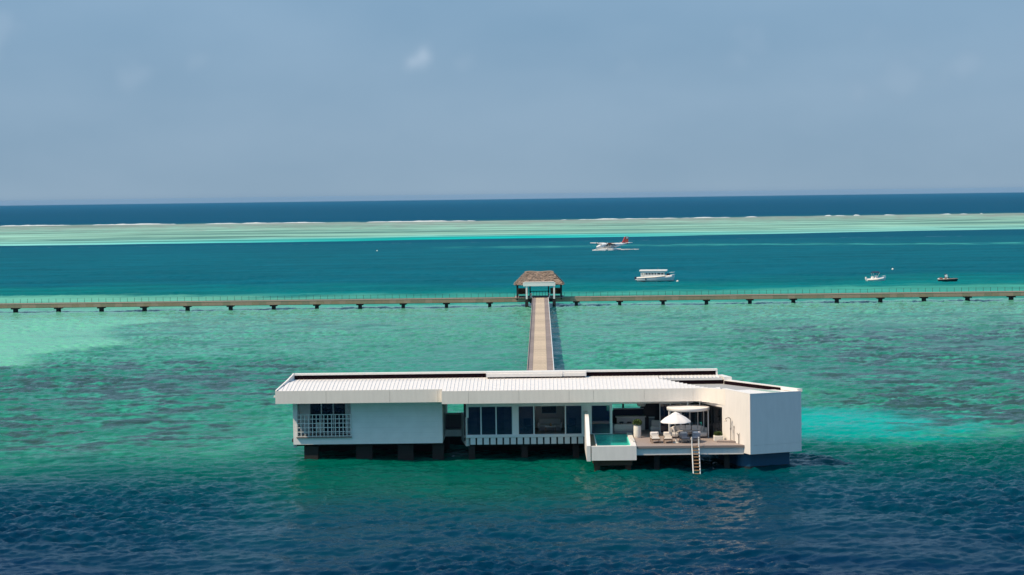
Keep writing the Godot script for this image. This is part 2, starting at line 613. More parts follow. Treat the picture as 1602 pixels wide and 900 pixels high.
func make_water() -> void:
	n_swell = fast(1.0 / 7.0, 2, 1)
	n_chop = fast(1.0 / 2.1, 2, 2)
	n_ripple = fast(1.0 / 0.85, 3, 3)
	n_patch = fast(1.0 / 16.0, 3, 4)
	n_coral = fast(1.0 / 4.6, 4, 5)
	n_edge = fast(1.0 / 60.0, 3, 6)
	var rows := PackedFloat32Array()
	for d in [1.0, 20.0, 40.0, 60.0, 75.0, 85.0]:
		rows.append(d)
	var d := 92.0
	while d < 365.0:
		rows.append(d)
		d += 0.26 if d < 175.0 else 0.26 + (d - 175.0) * 0.006
	rows.append(365.0)
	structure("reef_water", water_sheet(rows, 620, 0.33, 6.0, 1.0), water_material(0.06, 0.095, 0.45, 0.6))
	rows = PackedFloat32Array([365.0])
	d = 366.0
	while d < 850.0:
		rows.append(d)
		d += 1.2 * pow(d / 365.0, 2.0)
	rows.append(850.0)
	structure("lagoon_water", water_sheet(rows, 420, 0.33, 6.0, 0.8), water_material(0.4, 0.03, 0.5, 0.25))
	rows = PackedFloat32Array([850.0])
	d = 855.0
	while d < 17800.0:
		rows.append(d)
		d += 3.5 * pow(d / 850.0, 1.9)
	rows.append(18000.0)
	structure("ocean_water", water_sheet(rows, 260, 0.36, 10.0, 0.0), water_material(0.5, 0.06, 0.6, 0.06))


func make_surf() -> void:
	# lines of white water where the swell breaks on the outer reef
	var s := Shape.new()
	for seg in [[-452, -392], [-373, -300], [-275, -174], [-141, -57], [16, 21], [30, 111], [113, 154], [165, 176], [232, 238], [240, 249], [256, 262], [281, 291], [328, 337], [344, 351], [-60, -52], [362, 364]]:
		var length: float = seg[1] - seg[0]
		var steps := maxi(4, int(length / 2.5))
		var rings := []
		for k in steps + 1:
			var t := float(k) / steps
			var x: float = lerp(float(seg[0]), float(seg[1]), t)
			var z := -1388.0 - smoothstep(-40.0, -450.0, x) * 55.0 - smoothstep(0.0, 380.0, x) * 45.0 + n_edge.get_noise_2d(x, 0.0) * 6.0
			var swell := sin(PI * clampf(t, 0.0, 1.0)) ** 0.4
			var h := (0.55 + 0.6 * n_coral.get_noise_2d(x * 0.25, 7.0)) * swell + 0.02
			var w := 5.0 + 3.0 * n_coral.get_noise_2d(x * 0.3, 90.0)
			var y := -0.19
			var ring: Array[Vector3] = [Vector3(x, y - 0.1, z + w), Vector3(x, y + h * 0.35, z + w * 0.35), Vector3(x, y + h, z), Vector3(x, y + h * 0.3, z - w * 0.5), Vector3(x, y - 0.1, z - w)]
			rings.append(ring)
		s.loft(rings, false, false)
	var o := part("breaking_surf", s, M.foam, self)
	o.set_meta("kind", "stuff")
	o.set_meta("label", "white line of surf breaking along the outer reef edge")
	o.set_meta("category", "surf")


# ---------------------------------------------------------------- the villa
var villa: Node3D

# the eave line in plan: z of the fascia for a given x
func eave_z(x: float) -> float:
	if x < -7.9:
		return 0.5
	if x < 11.75:
		return 1.2
	# curve that swings forward into the end block
	var lo := 0.0
	var hi := 1.0
	for k in 24:
		var m := (lo + hi) / 2
		if lerp(lerp(11.75, 13.35, m), lerp(13.35, 14.0, m), m) < x:
			lo = m
		else:
			hi = m
	return lerp(lerp(1.2, 1.2, lo), lerp(1.2, 3.46, lo), lo)

func roof_y(x: float, z: float) -> float:
	if z < -2.15:
		return 6.2 + (-2.15 - z) * 0.035
	var f := eave_z(x)
	return lerp(5.79 if x < -7.9 else 5.72, 6.2, clampf((f - z) / (f + 2.15), 0.0, 1.0))

func wall(called: String, x0: float, x1: float, y0: float, y1: float, z0: float, z1: float, m: Material = null) -> Node3D:
	return part(called, Shape.new().span(x0, x1, y0, y1, z0, z1), m if m else M.wall, villa)

# a window or sliding door in the plane z: frame with panes as sub-parts
func window(called: String, x0: float, x1: float, y0: float, y1: float, z: float, panes: Array, open_panes := []) -> void:
	var s := Shape.new()
	var t := 0.05
	s.span(x0, x1, y1 - t, y1, z - 0.05, z + 0.05)
	s.span(x0, x1, y0, y0 + t, z - 0.05, z + 0.05)
	s.span(x0, x0 + t, y0 + t, y1 - t, z - 0.05, z + 0.05)
	s.span(x1 - t, x1, y0 + t, y1 - t, z - 0.05, z + 0.05)
	for k in panes.size() - 1:
		var x: float = panes[k + 1][0]
		s.span(x - 0.09, x + 0.01, y0 + t, y1 - t, z - 0.049, z + 0.049)
	var w := part(called, s, M.frame, villa)
	for k in panes.size():
		if k in open_panes:
			continue
		part("pane", Shape.new().span(panes[k][0], panes[k][1], y0 + t, y1 - t, z - 0.012, z - 0.002), M.glass, w)

func make_villa() -> void:
	villa = thing("overwater_villa", "long white overwater villa with flat ribbed roof and sun terrace, on dark piers", "villa")
	make_left_wing()
	make_middle()
	make_lounge()
	make_end_block()
	make_villa_roof()
	make_terrace()
	make_underside()


func make_left_wing() -> void:
	# front wall right of the balcony, with the balcony recess cut out beside it
	for k in 8:
		wall("wall_board", -15.25, -8.0, 1.33 + k * 0.4313, 1.33 + (k + 1) * 0.4313 - 0.003, -1.5, -1.3)
	wall("front_wall", -15.25, -8.0, 1.34, 4.78, -1.6, -1.51)
	wall("balcony_sill", -19.6, -15.25, 1.33, 1.93, -1.55, -1.302)
	wall("balcony_pillar", -19.85, -19.5, 1.33, 4.78, -1.552, -1.304)
	wall("balcony_floor", -19.5, -15.25, 1.75, 1.9, -3.1, -1.55, M.deck_dark)
	wall("recess_side", -19.7, -19.5, 1.9, 4.78, -3.1, -1.552)
	wall("recess_side", -15.25, -15.05, 1.9, 4.78, -3.1, -1.55)
	wall("recess_wall", -19.7, -18.75, 1.9, 4.78, -3.3, -3.1)
	wall("recess_wall", -15.85, -15.05, 1.9, 4.78, -3.3, -3.1)
	window("sliding_door", -18.75, -15.85, 1.92, 4.7, -3.2, [[-18.7, -17.8], [-17.76, -16.84], [-16.8, -15.9]])
	# end wall, splayed a little outwards
	part("end_wall", Shape.new().prism([[-19.86, -1.31], [-20.32, -8.0], [-20.1, -8.0], [-19.62, -1.56]], 1.08, 4.78), M.white, villa)
	part("gable_wall", Shape.new().prism([[-7.98, -1.3], [-7.98, -9.8], [-8.2, -9.8], [-8.2, -1.55]], 1.33, 4.78), M.wall, villa)
	wall("back_wall", -20.2, -8.0, 1.33, 4.78, -10.0, -9.8)
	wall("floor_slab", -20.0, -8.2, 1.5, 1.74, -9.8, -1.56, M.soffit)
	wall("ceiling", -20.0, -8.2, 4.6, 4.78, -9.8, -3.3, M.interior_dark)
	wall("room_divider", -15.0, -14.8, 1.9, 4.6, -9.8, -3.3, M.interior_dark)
	wall("added_dark_backing", -19.4, -15.2, 1.9, 4.6, -4.0, -3.9, M.navy)  # added dark panel, only there to make the door glass look dark
	wall("curtain", -17.2, -16.5, 1.9, 4.6, -3.62, -3.5, M.curtain)
	wall("floor_finish", -19.6, -15.0, 1.75, 1.88, -9.8, -3.3, M.floor)
	# lattice balustrade: bars one by one
	var rail := part("balustrade", Shape.new().span(-19.6, -15.2, 1.86, 1.95, -1.3, -1.14), M.deck_dark, villa)
	for k in 15:
		var x := -19.52 + 4.26 * k / 14.0
		part("vertical_bar", Shape.new().span(x - 0.03, x + 0.03, 1.95, 3.74, -1.23, -1.17), M.white, rail)
	for k in 6:
		var y := 2.0 + 1.71 * k / 5.0
		part("horizontal_bar", Shape.new().span(-19.55, -15.23, y - 0.028, y + 0.028, -1.228, -1.172), M.white, rail)


func make_middle() -> void:
	# entrance passage between the two wings, with the water showing through
	wall("passage_floor", -7.97, -6.3, 1.36, 1.9, -9.0, -5.2, M.white)
	wall("passage_screen", -7.97, -6.35, 1.9, 3.05, -6.3, -6.15, M.screen)
	wall("passage_rail", -7.97, -6.3, 3.05, 3.17, -6.35, -6.1, M.pot)
	# low side wall, splayed
	part("side_wall", Shape.new().prism([[-6.12, -1.29], [-6.66, -5.2], [-6.4, -5.2], [-5.86, -1.56]], 1.05, 3.32), M.white, villa)
	part("side_wall", Shape.new().prism([[-6.1, -1.3], [-6.1, -1.56], [-5.9, -1.56], [-5.9, -1.3]], 3.32, 4.78), M.wall, villa)
	wall("front_beam", -6.1, 5.4, 4.22, 4.8, -1.55, -1.303)
	wall("sill_beam", -6.1, 3.3, 1.72, 1.9, -1.6, -1.25, M.frame)
	wall("pillar", -2.42, -1.97, 1.9, 4.22, -1.55, -1.31)
	wall("pillar", 3.1, 3.82, 1.9, 4.22, -1.55, -1.306)
	window("bedroom_window", -6.08, -2.42, 1.9, 4.22, -1.4, [[-6.03, -4.92], [-4.88, -3.72], [-3.68, -2.47]])
	window("sitting_room_door", -1.97, 3.1, 1.9, 4.22, -1.4, [[-1.92, -0.72], [-0.68, 1.78], [1.82, 3.05]], [1])
	window("lounge_window", 3.82, 5.35, 1.9, 4.22, -1.4, [[3.87, 5.3]])
	# rooms behind the glass
	wall("room_floor", -6.3, 13.0, 1.7, 1.88, -9.8, -1.6, M.floor)
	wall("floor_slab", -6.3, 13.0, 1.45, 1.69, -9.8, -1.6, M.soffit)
	wall("room_ceiling", -6.3, 12.0, 4.5, 4.7, -9.8, -1.56, M.interior)
	wall("room_wall", -2.3, -2.1, 1.88, 4.5, -9.8, -1.56, M.interior)
	wall("room_wall", 3.3, 3.5, 1.88, 4.5, -9.8, -1.56, M.interior)
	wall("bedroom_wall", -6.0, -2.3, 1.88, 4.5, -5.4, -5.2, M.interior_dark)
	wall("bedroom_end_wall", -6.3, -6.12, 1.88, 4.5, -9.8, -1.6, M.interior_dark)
	wall("sitting_room_wall", -2.1, 3.3, 1.88, 4.5, -6.2, -6.0, M.interior)
	for x in [-5.8, -3.1]:
		wall("curtain", x, x + 0.55, 1.9, 4.45, -1.85, -1.75, M.curtain)
	# row of pale cover panels hung below the sill, each with its own gap
	for k in 17:
		var x := -5.78 + 0.535 * k
		if x > 3.0:
			break
		wall("skirt_panel", x, x + 0.40, 1.17, 1.69, -1.42, -1.32, M.frame)
		wall("skirt_bracket", x + 0.43, x + 0.5, 1.2, 1.71, -1.6, -1.34, M.concrete)
	wall("skirt_backing", -5.9, 3.2, 1.15, 1.7, -1.75, -1.62, M.deck_dark)
	# fascia boards with their joints
	for seg in [[-20.98, -17.0, 0.5], [-16.985, -12.0, 0.5], [-11.985, -8.22, 0.5], [-8.205, -7.9, 0.5], [-7.88, -5.8, 1.2], [-5.785, -1.86, 1.2], [-1.845, 2.05, 1.2], [2.065, 3.95, 1.2], [3.965, 7.9, 1.2], [7.915, 11.7, 1.2]]:
		var drop := 0.08 if seg[2] > 1.0 else 0.0
		wall("fascia_panel", seg[0], seg[1], 4.79 - drop, 5.8 - drop, seg[2] - 0.12, seg[2], M.fascia)
	wall("fascia_end", -8.02, -7.9, 4.79, 5.8, -1.3, 0.38, M.fascia)
	wall("fascia_end", -7.88, -7.76, 4.72, 5.72, -1.3, 1.08, M.fascia)
	part("fascia_end", Shape.new().prism([[-20.98, 0.38], [-20.86, 0.38], [-20.0, -4.3], [-20.12, -4.3]], 4.79, 5.8), M.fascia, villa)
	wall("gutter_spout", -21.12, -20.98, 5.28, 5.42, 0.2, 0.34, M.white)
	# soffits
	wall("eave_soffit", -20.85, -8.02, 4.78, 4.83, -1.5, 0.38, M.white)
	wall("eave_soffit", -7.76, 11.7, 4.72, 4.77, -1.5, 1.08, M.white)
	wall("back_wall", -6.3, 3.4, 1.4, 4.78, -10.0, -9.8)


func make_lounge() -> void:
	# open-sided lounge behind the terrace, with windows to the lagoon at the back
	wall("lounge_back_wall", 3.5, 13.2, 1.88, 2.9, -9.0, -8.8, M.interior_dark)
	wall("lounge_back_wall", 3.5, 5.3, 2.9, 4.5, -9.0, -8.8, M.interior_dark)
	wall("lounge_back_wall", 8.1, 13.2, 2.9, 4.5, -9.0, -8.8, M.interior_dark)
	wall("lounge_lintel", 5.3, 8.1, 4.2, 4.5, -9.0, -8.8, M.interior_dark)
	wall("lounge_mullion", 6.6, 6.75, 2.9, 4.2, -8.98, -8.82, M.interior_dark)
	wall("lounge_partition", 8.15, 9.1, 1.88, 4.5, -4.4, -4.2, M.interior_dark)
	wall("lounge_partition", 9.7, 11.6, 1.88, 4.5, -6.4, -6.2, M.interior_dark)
	wall("front_beam", 5.4, 11.9, 4.3, 4.8, -1.55, -1.305)
	wall("door_post", 5.36, 5.5, 1.9, 4.3, -1.52, -1.32, M.frame)
	window("lounge_door", 9.25, 11.7, 1.9, 4.3, -1.42, [[9.3, 10.1], [10.14, 10.9], [10.94, 11.65]])
	# black framed glazing along the inner side of the end block
	var a := Vector2(11.95, -1.35)
	var b := Vector2(13.78, 2.86)
	var f := Shape.new()
	var along := (b - a).normalized()
	var turn := Basis(Vector3(along.x, 0, along.y), Vector3.UP, Vector3(along.x, 0, along.y).cross(Vector3.UP))
	for t in [0.0, 0.33, 0.66, 0.985]:
		var p: Vector2 = a.lerp(b, t)
		f.box(Vector3(p.x, 3.1, p.y), Vector3(0.07, 2.4, 0.07), turn)
	var mid := (a + b) / 2
	f.box(Vector3(mid.x, 4.34, mid.y), Vector3(a.distance_to(b), 0.09, 0.068), turn)
	f.box(Vector3(mid.x, 1.925, mid.y), Vector3(a.distance_to(b), 0.05, 0.066), turn)
	var g := part("side_glazing", f, M.black_frame, villa)
	for k in 3:
		var p := a.lerp(b, (k + 0.5) / 3.0)
		part("pane", Shape.new().box(Vector3(p.x, 3.12, p.y), Vector3(1.38, 2.3, 0.01), turn), M.side_glass, g)
	part("side_lintel", Shape.new().prism([[11.9, -1.3], [13.78, 2.9], [14.0, 2.8], [12.12, -1.4]], 4.4, 4.8), M.fascia, villa)


func make_end_block() -> void:
	var c := Vector2(15.5, 7.0)      # front corner
	var r := Vector2(19.55, 5.36)    # right corner
	var l := Vector2(13.79, 2.9)     # where the inner side meets the glazing
	var k := Vector2(14.9, -2.2)     # back corner
	var y0 := 1.28
	# walls with thickness
	part("inner_wall", Shape.new().prism([[l.x, l.y], [c.x, c.y], [c.x + 0.28, c.y - 0.11], [l.x + 0.28, l.y - 0.11]], y0, 5.8), M.white, villa)
	part("outer_wall", Shape.new().prism([[c.x + 0.003, c.y + 0.004], [r.x, r.y], [r.x - 0.1, r.y - 0.26], [c.x + 0.282, c.y - 0.11]], 1.95, 5.8), M.white, villa)
	part("outer_wall", Shape.new().prism([[c.x + 0.003, c.y + 0.004], [r.x, r.y], [r.x - 0.1, r.y - 0.26], [c.x + 0.282, c.y - 0.11]], y0, 1.942), M.white, villa)
	part("rear_side_wall", Shape.new().prism([[r.x, r.y - 0.01], [k.x, k.y], [k.x - 0.2, k.y + 0.15], [r.x - 0.1, r.y - 0.27]], y0, 5.8), M.white, villa)
	part("end_block_floor", Shape.new().prism([[l.x + 0.1, l.y], [c.x + 0.1, c.y - 0.2], [r.x - 0.2, r.y - 0.1], [k.x, k.y + 0.2], [12.6, -1.4]], y0 + 0.02, y0 + 0.3), M.soffit, villa)
	part("end_block_partition", Shape.new().prism([[12.6, -1.6], [14.9, -2.3], [14.9, -2.1], [12.6, -1.4]], 1.6, 5.3), M.interior_dark, villa)
	# roof of the end block: grey membrane, white copings, dark upstand at the back
	part("roof_membrane", Shape.new().prism([[8.9, -2.2], [14.95, -2.25], [19.3, 5.2], [15.6, 6.75], [13.95, 2.95], [13.3, 1.6], [11.75, 1.0]], 5.4, 5.7), M.membrane, villa)
	part("roof_panel_white", Shape.new().prism([[14.25, 3.6], [15.9, 3.1], [17.6, 5.6], [15.62, 6.72]], 5.7, 5.77), M.white, villa)
	part("roof_panel_white", Shape.new().prism([[18.35, 5.3], [16.9, 3.4], [18.0, 3.2], [19.3, 5.1]], 5.7, 5.77), M.white, villa)
	part("roof_light", Shape.new().prism([[16.0, 3.2], [16.85, 3.3], [18.3, 5.28], [17.65, 5.55]], 5.7, 5.79), M.skylight, villa)
	part("coping", Shape.new().prism([[l.x, l.y], [c.x, c.y], [c.x + 0.34, c.y - 0.14], [l.x + 0.34, l.y - 0.12]], 5.803, 5.86), M.white, villa)
	part("coping", Shape.new().prism([[c.x, c.y + 0.01], [r.x, r.y], [r.x - 0.14, r.y - 0.32], [c.x + 0.34, c.y - 0.16]], 5.8, 5.855), M.white, villa)
	# rear parapet rises from the end block to the main roof
	part("rear_parapet", Shape.new().prism([[19.62, 5.38], [19.25, 5.38], [14.5, -2.0], [14.95, -2.3]], 5.8, 6.02), M.white, villa)
	part("parapet_face", Shape.new().prism([[18.2, 3.74], [18.1, 3.76], [14.42, -1.95], [14.5, -2.0]], 5.705, 5.96), M.dark_panel, villa)


func make_villa_roof() -> void:
	# standing seam panels, one by one
	var x := -20.75
	while x < 13.5:
		var x1 := x + 0.3
		var mid := x + 0.15
		if false:
			pass
		var f := eave_z(mid) - 0.03
		if x < -7.9:
			f = minf(f, 0.47)
		# left slope is cut back along the raking gable edge
		var back := -3.92
		var skew := 0.9 * (0.5 - 0.0) / 4.5
		if mid > 9.3:
			back = lerp(-2.13, 1.5, clampf((mid - 9.3) / 3.9, 0.0, 1.0))
		if mid < -20.0:
			back = maxf(back, lerp(0.3, -3.92, clampf((mid + 20.85) / 0.85, 0.0, 1.0)))
		var stops := [f]
		if back < -2.15:
			stops.append(-2.15)
		stops.append(back)
		if f - back > 0.15:
			var s := Shape.new()
			var t := Shape.new()
			for k in stops.size() - 1:
				var za: float = stops[k]
				var zb: float = stops[k + 1]
				var ya := roof_y(mid, za)
				var yb := roof_y(mid, zb)
				s.quad(Vector3(x, ya, za), Vector3(x1 - 0.02, ya, za), Vector3(x1 - 0.02, yb, zb), Vector3(x, yb, zb))
				if k == 0:
					s.quad(Vector3(x, ya - 0.12, za), Vector3(x1 - 0.02, ya - 0.12, za), Vector3(x1 - 0.02, ya, za), Vector3(x, ya, za))
				var h := 0.03
				t.quad(Vector3(x1 - 0.03, ya, za), Vector3(x1 - 0.03, ya + h, za), Vector3(x1 - 0.03, yb + h, zb), Vector3(x1 - 0.03, yb, zb))
				t.quad(Vector3(x1, ya, za), Vector3(x1, yb, zb), Vector3(x1, yb + h, zb), Vector3(x1, ya + h, za))
				t.quad(Vector3(x1 - 0.03, ya + h, za), Vector3(x1, ya + h, za), Vector3(x1, yb + h, zb), Vector3(x1 - 0.03, yb + h, zb))
				t.quad(Vector3(x1 - 0.03, ya, za), Vector3(x1, ya, za), Vector3(x1, ya + h, za), Vector3(x1 - 0.03, ya + h, za))
			var p := part("roof_panel", s, M.roof, villa)
			part("seam", t, M.rib, p)
		x = x1
	# upper strip of the right part, behind the step
	for k in 16:
		var xa := 9.3 + 0.3 * k
		if xa > 14.0:
			break
		var s := Shape.new()
		s.quad(Vector3(xa, 6.2, -2.2), Vector3(xa + 0.28, 6.2, -2.2), Vector3(xa + 0.28, 6.26, -3.92), Vector3(xa, 6.26, -3.92))
		s.quad(Vector3(xa, 6.19, -2.2), Vector3(xa + 0.28, 6.19, -2.2), Vector3(xa + 0.28, 6.2, -2.2), Vector3(xa, 6.2, -2.2))
		var p := part("roof_panel", s, M.roof, villa)
		part("seam", Shape.new().span(xa + 0.27, xa + 0.3, 6.2, 6.29, -3.92, -2.21), M.rib, p)
	wall("roof_step", 9.0, 14.6, 5.7, 6.02, -2.35, -2.24, M.dark_panel)
	wall("roof_edge", 9.3, 14.3, 6.02, 6.19, -2.35, -2.205, M.white)
	# structure under the panels
	part("roof_deck", Shape.new().prism([[-20.6, 0.3], [-7.7, 0.3], [-7.6, 1.0], [11.6, 1.0], [8.9, -2.3], [14.3, -2.4], [14.3, -9.9], [-20.1, -9.9]], 4.9, 5.55), M.soffit, villa)
	wall("rear_roof", -20.1, 14.2, 5.55, 6.1, -10.0, -4.5, M.membrane)
	# raking white edge at the left end
	part("raking_edge", Shape.new().side_prism([[0.5, 5.8], [0.5, 5.86], [-2.15, 6.34], [-4.0, 6.74], [-4.4, 6.74], [-4.4, 5.8]], -21.0, -20.88), M.white, villa)
	var rake: Node3D = villa.get_node("raking_edge")
	rake.rotation.y = -0.185
	rake.position = Vector3(-20.92, 0, 0.5) - rake.basis * Vector3(-20.94, 0, 0.5)
	part("raking_edge", Shape.new().prism([[14.02, -4.4], [14.45, -4.4], [15.05, -2.1], [14.45, -2.1]], 5.6, 6.26), M.white, villa)
	# back upstand: dark faced, with a white cap
	for seg in [[-20.05, -4.55], [3.55, 13.95]]:
		wall("upstand", seg[0], seg[1], 6.1, 6.6, -4.3, -3.95, M.dark_panel)
	wall("upstand_cap", -20.2, -4.5, 6.6, 6.74, -4.42, -3.9, M.white)
	wall("upstand_cap", 3.5, 14.08, 6.6, 6.74, -4.42, -3.9, M.white)
	wall("upstand_end", 13.95, 14.1, 6.1, 6.6, -4.3, -3.93, M.white)
	# raised vent housing in the middle
	wall("vent_housing", -4.45, 1.6, 6.36, 6.62, -4.3, -3.06, M.white)
	wall("vent_housing", 1.63, 3.45, 6.36, 6.62, -4.3, -3.1, M.white)
	wall("vent_cap", -4.55, 1.62, 6.62, 6.74, -4.42, -3.35, M.white)
	wall("vent_cap", 1.62, 3.55, 6.62, 6.738, -4.42, -3.4, M.white)
	wall("vent_gap", -4.4, 3.4, 6.2, 6.36, -4.3, -3.08, M.dark_panel)
	# curved end of the fascia
	for k in 4:
		var pts := []
		var inner := []
		for j in 4:
			var t := (k * 3 + j) / 12.0 * 0.998
			var p := Vector2(11.715, 1.2).lerp(Vector2(13.05, 1.2), t).lerp(Vector2(13.05, 1.2).lerp(Vector2(14.0, 3.42), t), t)
			pts.append([p.x, p.y])
			var nn := (Vector2(0, 1).lerp(Vector2(-0.91, 0.41), t)).normalized()
			inner.append([p.x - nn.x * 0.12, p.y - nn.y * 0.12])
		inner.reverse()
		part("curved_fascia", Shape.new().prism(pts + inner, 4.71 - 0.04 * k, 5.72 + 0.02 * k), M.fascia, villa)
	part("curved_soffit", Shape.new().prism([[11.7, 1.08], [13.0, 1.2], [13.75, 2.9], [11.95, -1.3], [11.7, -1.3]], 4.7, 4.76), M.white, villa)


func make_terrace() -> void:
	# deck boards run along the front
	var z := 6.2
	var deck: Node3D = part("terrace_deck", Shape.new().prism([[7.05, 6.2], [15.14, 6.2], [13.7, 2.8], [11.9, -1.3], [7.05, -1.3]], 1.72, 1.86), M.deck_dark, villa)
	var s := Shape.new()
	for k in 50:
		var za := z - k * 0.15
		var zb := za - 0.14
		var right: float = 15.14 - (6.2 - za) * 0.417
		s.quad(Vector3(7.05, 1.9, za), Vector3(right, 1.9, za), Vector3(right - 0.058, 1.9, zb), Vector3(7.05, 1.9, zb))
		s.quad(Vector3(7.05, 1.86, za), Vector3(right, 1.86, za), Vector3(right, 1.9, za), Vector3(7.05, 1.9, za))
	var boards := part("deck_boards", s, M.deck, deck)
	boards.set_meta("kind", "stuff")
	wall("terrace_fascia", 7.02, 15.1, 1.2, 1.74, 5.9, 6.06, M.white)
	# plunge pool
	wall("pool_front_wall", 3.62, 7.0, 0.9, 1.97, 6.3, 6.6, M.white)
	wall("pool_right_wall", 6.62, 7.0, 0.9, 2.0, -1.25, 6.3, M.white)
	wall("pool_floor", 3.6, 6.62, 0.9, 1.4, -1.25, 6.3, M.tile)
	wall("pool_back_wall", 3.6, 6.62, 1.1, 1.86, -1.4, -1.2, M.tile)
	wall("pool_lining", 6.54, 6.62, 1.1, 1.84, -1.2, 6.2, M.tile)
	wall("pool_lining", 3.78, 6.54, 1.1, 1.84, 6.12, 6.28, M.tile)
	wall("pool_ledge", 3.55, 3.98, 1.1, 1.9, -1.2, 6.12, M.wood)
	wall("pool_ledge_edge", 3.98, 4.06, 1.1, 1.94, -1.2, 6.12, M.pot)
	wall("pool_sill", 3.98, 6.6, 1.84, 1.9, 5.6, 6.1, M.pot)
	wall("pool_water", 4.06, 6.54, 1.84, 1.86, -1.2, 5.6, M.pool_water)
	for k in 4:
		wall("pool_step", 6.66 + 0.05 * k, 6.98, 2.0 + 0.02 * k, 2.05 + 0.02 * k, 1.2 + k * 0.9, 1.7 + k * 0.9, M.pot)
	part("pool_wing_wall", Shape.new().side_prism([[6.62, 0.85], [6.62, 2.02], [6.2, 2.12], [2.2, 3.72], [-1.28, 3.78], [-1.28, 0.85]], 3.26, 3.55), M.white, villa)
	wall("pool_beam", 3.8, 6.7, 0.45, 0.88, 5.6, 6.1, M.rust)
	wall("pool_beam", 3.8, 6.7, 0.45, 0.88, 0.6, 1.1, M.rust)


func make_underside() -> void:
	wall("added_shade_wall", -19.0, -8.0, -0.8, 1.32, -7.2, -7.0, M.concrete)  # this wall and the next are made up, to blacken the underside
	wall("added_shade_wall", -6.0, 14.0, -0.8, 1.44, -7.2, -7.0, M.concrete)
	wall("added_rear_shade_wall", -19.8, 14.4, -0.6, 1.45, -10.3, -10.0, M.concrete)  # invented wall down to the water, keeps light from behind out
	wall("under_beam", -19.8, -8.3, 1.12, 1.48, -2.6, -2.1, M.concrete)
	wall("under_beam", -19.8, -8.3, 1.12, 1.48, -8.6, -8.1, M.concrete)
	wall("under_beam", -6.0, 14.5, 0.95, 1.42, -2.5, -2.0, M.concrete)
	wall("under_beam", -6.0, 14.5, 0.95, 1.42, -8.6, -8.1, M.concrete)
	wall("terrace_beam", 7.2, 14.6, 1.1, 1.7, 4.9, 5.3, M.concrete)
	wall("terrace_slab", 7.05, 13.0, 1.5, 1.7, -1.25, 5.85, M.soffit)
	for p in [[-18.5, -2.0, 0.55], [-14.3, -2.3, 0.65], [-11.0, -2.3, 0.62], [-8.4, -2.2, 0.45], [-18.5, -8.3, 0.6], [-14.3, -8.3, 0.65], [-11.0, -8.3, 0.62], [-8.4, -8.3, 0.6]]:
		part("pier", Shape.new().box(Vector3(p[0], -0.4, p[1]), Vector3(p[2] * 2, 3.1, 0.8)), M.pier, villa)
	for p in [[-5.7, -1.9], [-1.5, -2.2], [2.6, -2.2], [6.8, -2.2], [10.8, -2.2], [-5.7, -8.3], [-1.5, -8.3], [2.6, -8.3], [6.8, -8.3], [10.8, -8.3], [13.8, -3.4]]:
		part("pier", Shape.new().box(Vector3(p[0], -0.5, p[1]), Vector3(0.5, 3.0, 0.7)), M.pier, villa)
	for p in [[4.05, 5.9], [6.4, 5.6], [4.05, 0.9], [6.4, 0.9]]:
		part("pool_pier", Shape.new().lathe(Vector3(p[0], -1.5, p[1]), [[0.24, 0.0], [0.22, 1.5], [0.22, 2.0], [0.3, 2.05], [0.3, 2.35]], 12), M.rust, villa)
	for p in [[8.6, 5.1], [11.4, 5.1], [13.9, 5.1]]:
		part("pier", Shape.new().box(Vector3(p[0], -0.4, p[1]), Vector3(0.4, 3.0, 0.4)), M.pier, villa)
	# blue shaft of the underwater room below the end block
	var outline := []
	var c := Vector2(15.0, 5.4)
	for k in 7:
		var a := PI * 0.5 + PI * 0.5 * (6 - k) / 6.0
		outline.append([15.6 + cos(a) * 0.95, 4.85 + sin(a) * 0.95])
	outline.append_array([[18.7, 4.75], [18.75, 4.55], [16.2, 0.4], [13.6, 1.4]])
	part("underwater_room_shaft", Shape.new().prism(outline, -1.5, 1.27), M.blue_paint, villa)
	var band := []
	for p in outline:
		band.append([p[0] + (p[0] - 16.6) * 0.012, p[1] + (p[1] - 3.4) * 0.012])
	part("waterline_band", Shape.new().prism(band, -1.4, 0.22), M.antifoul, villa)


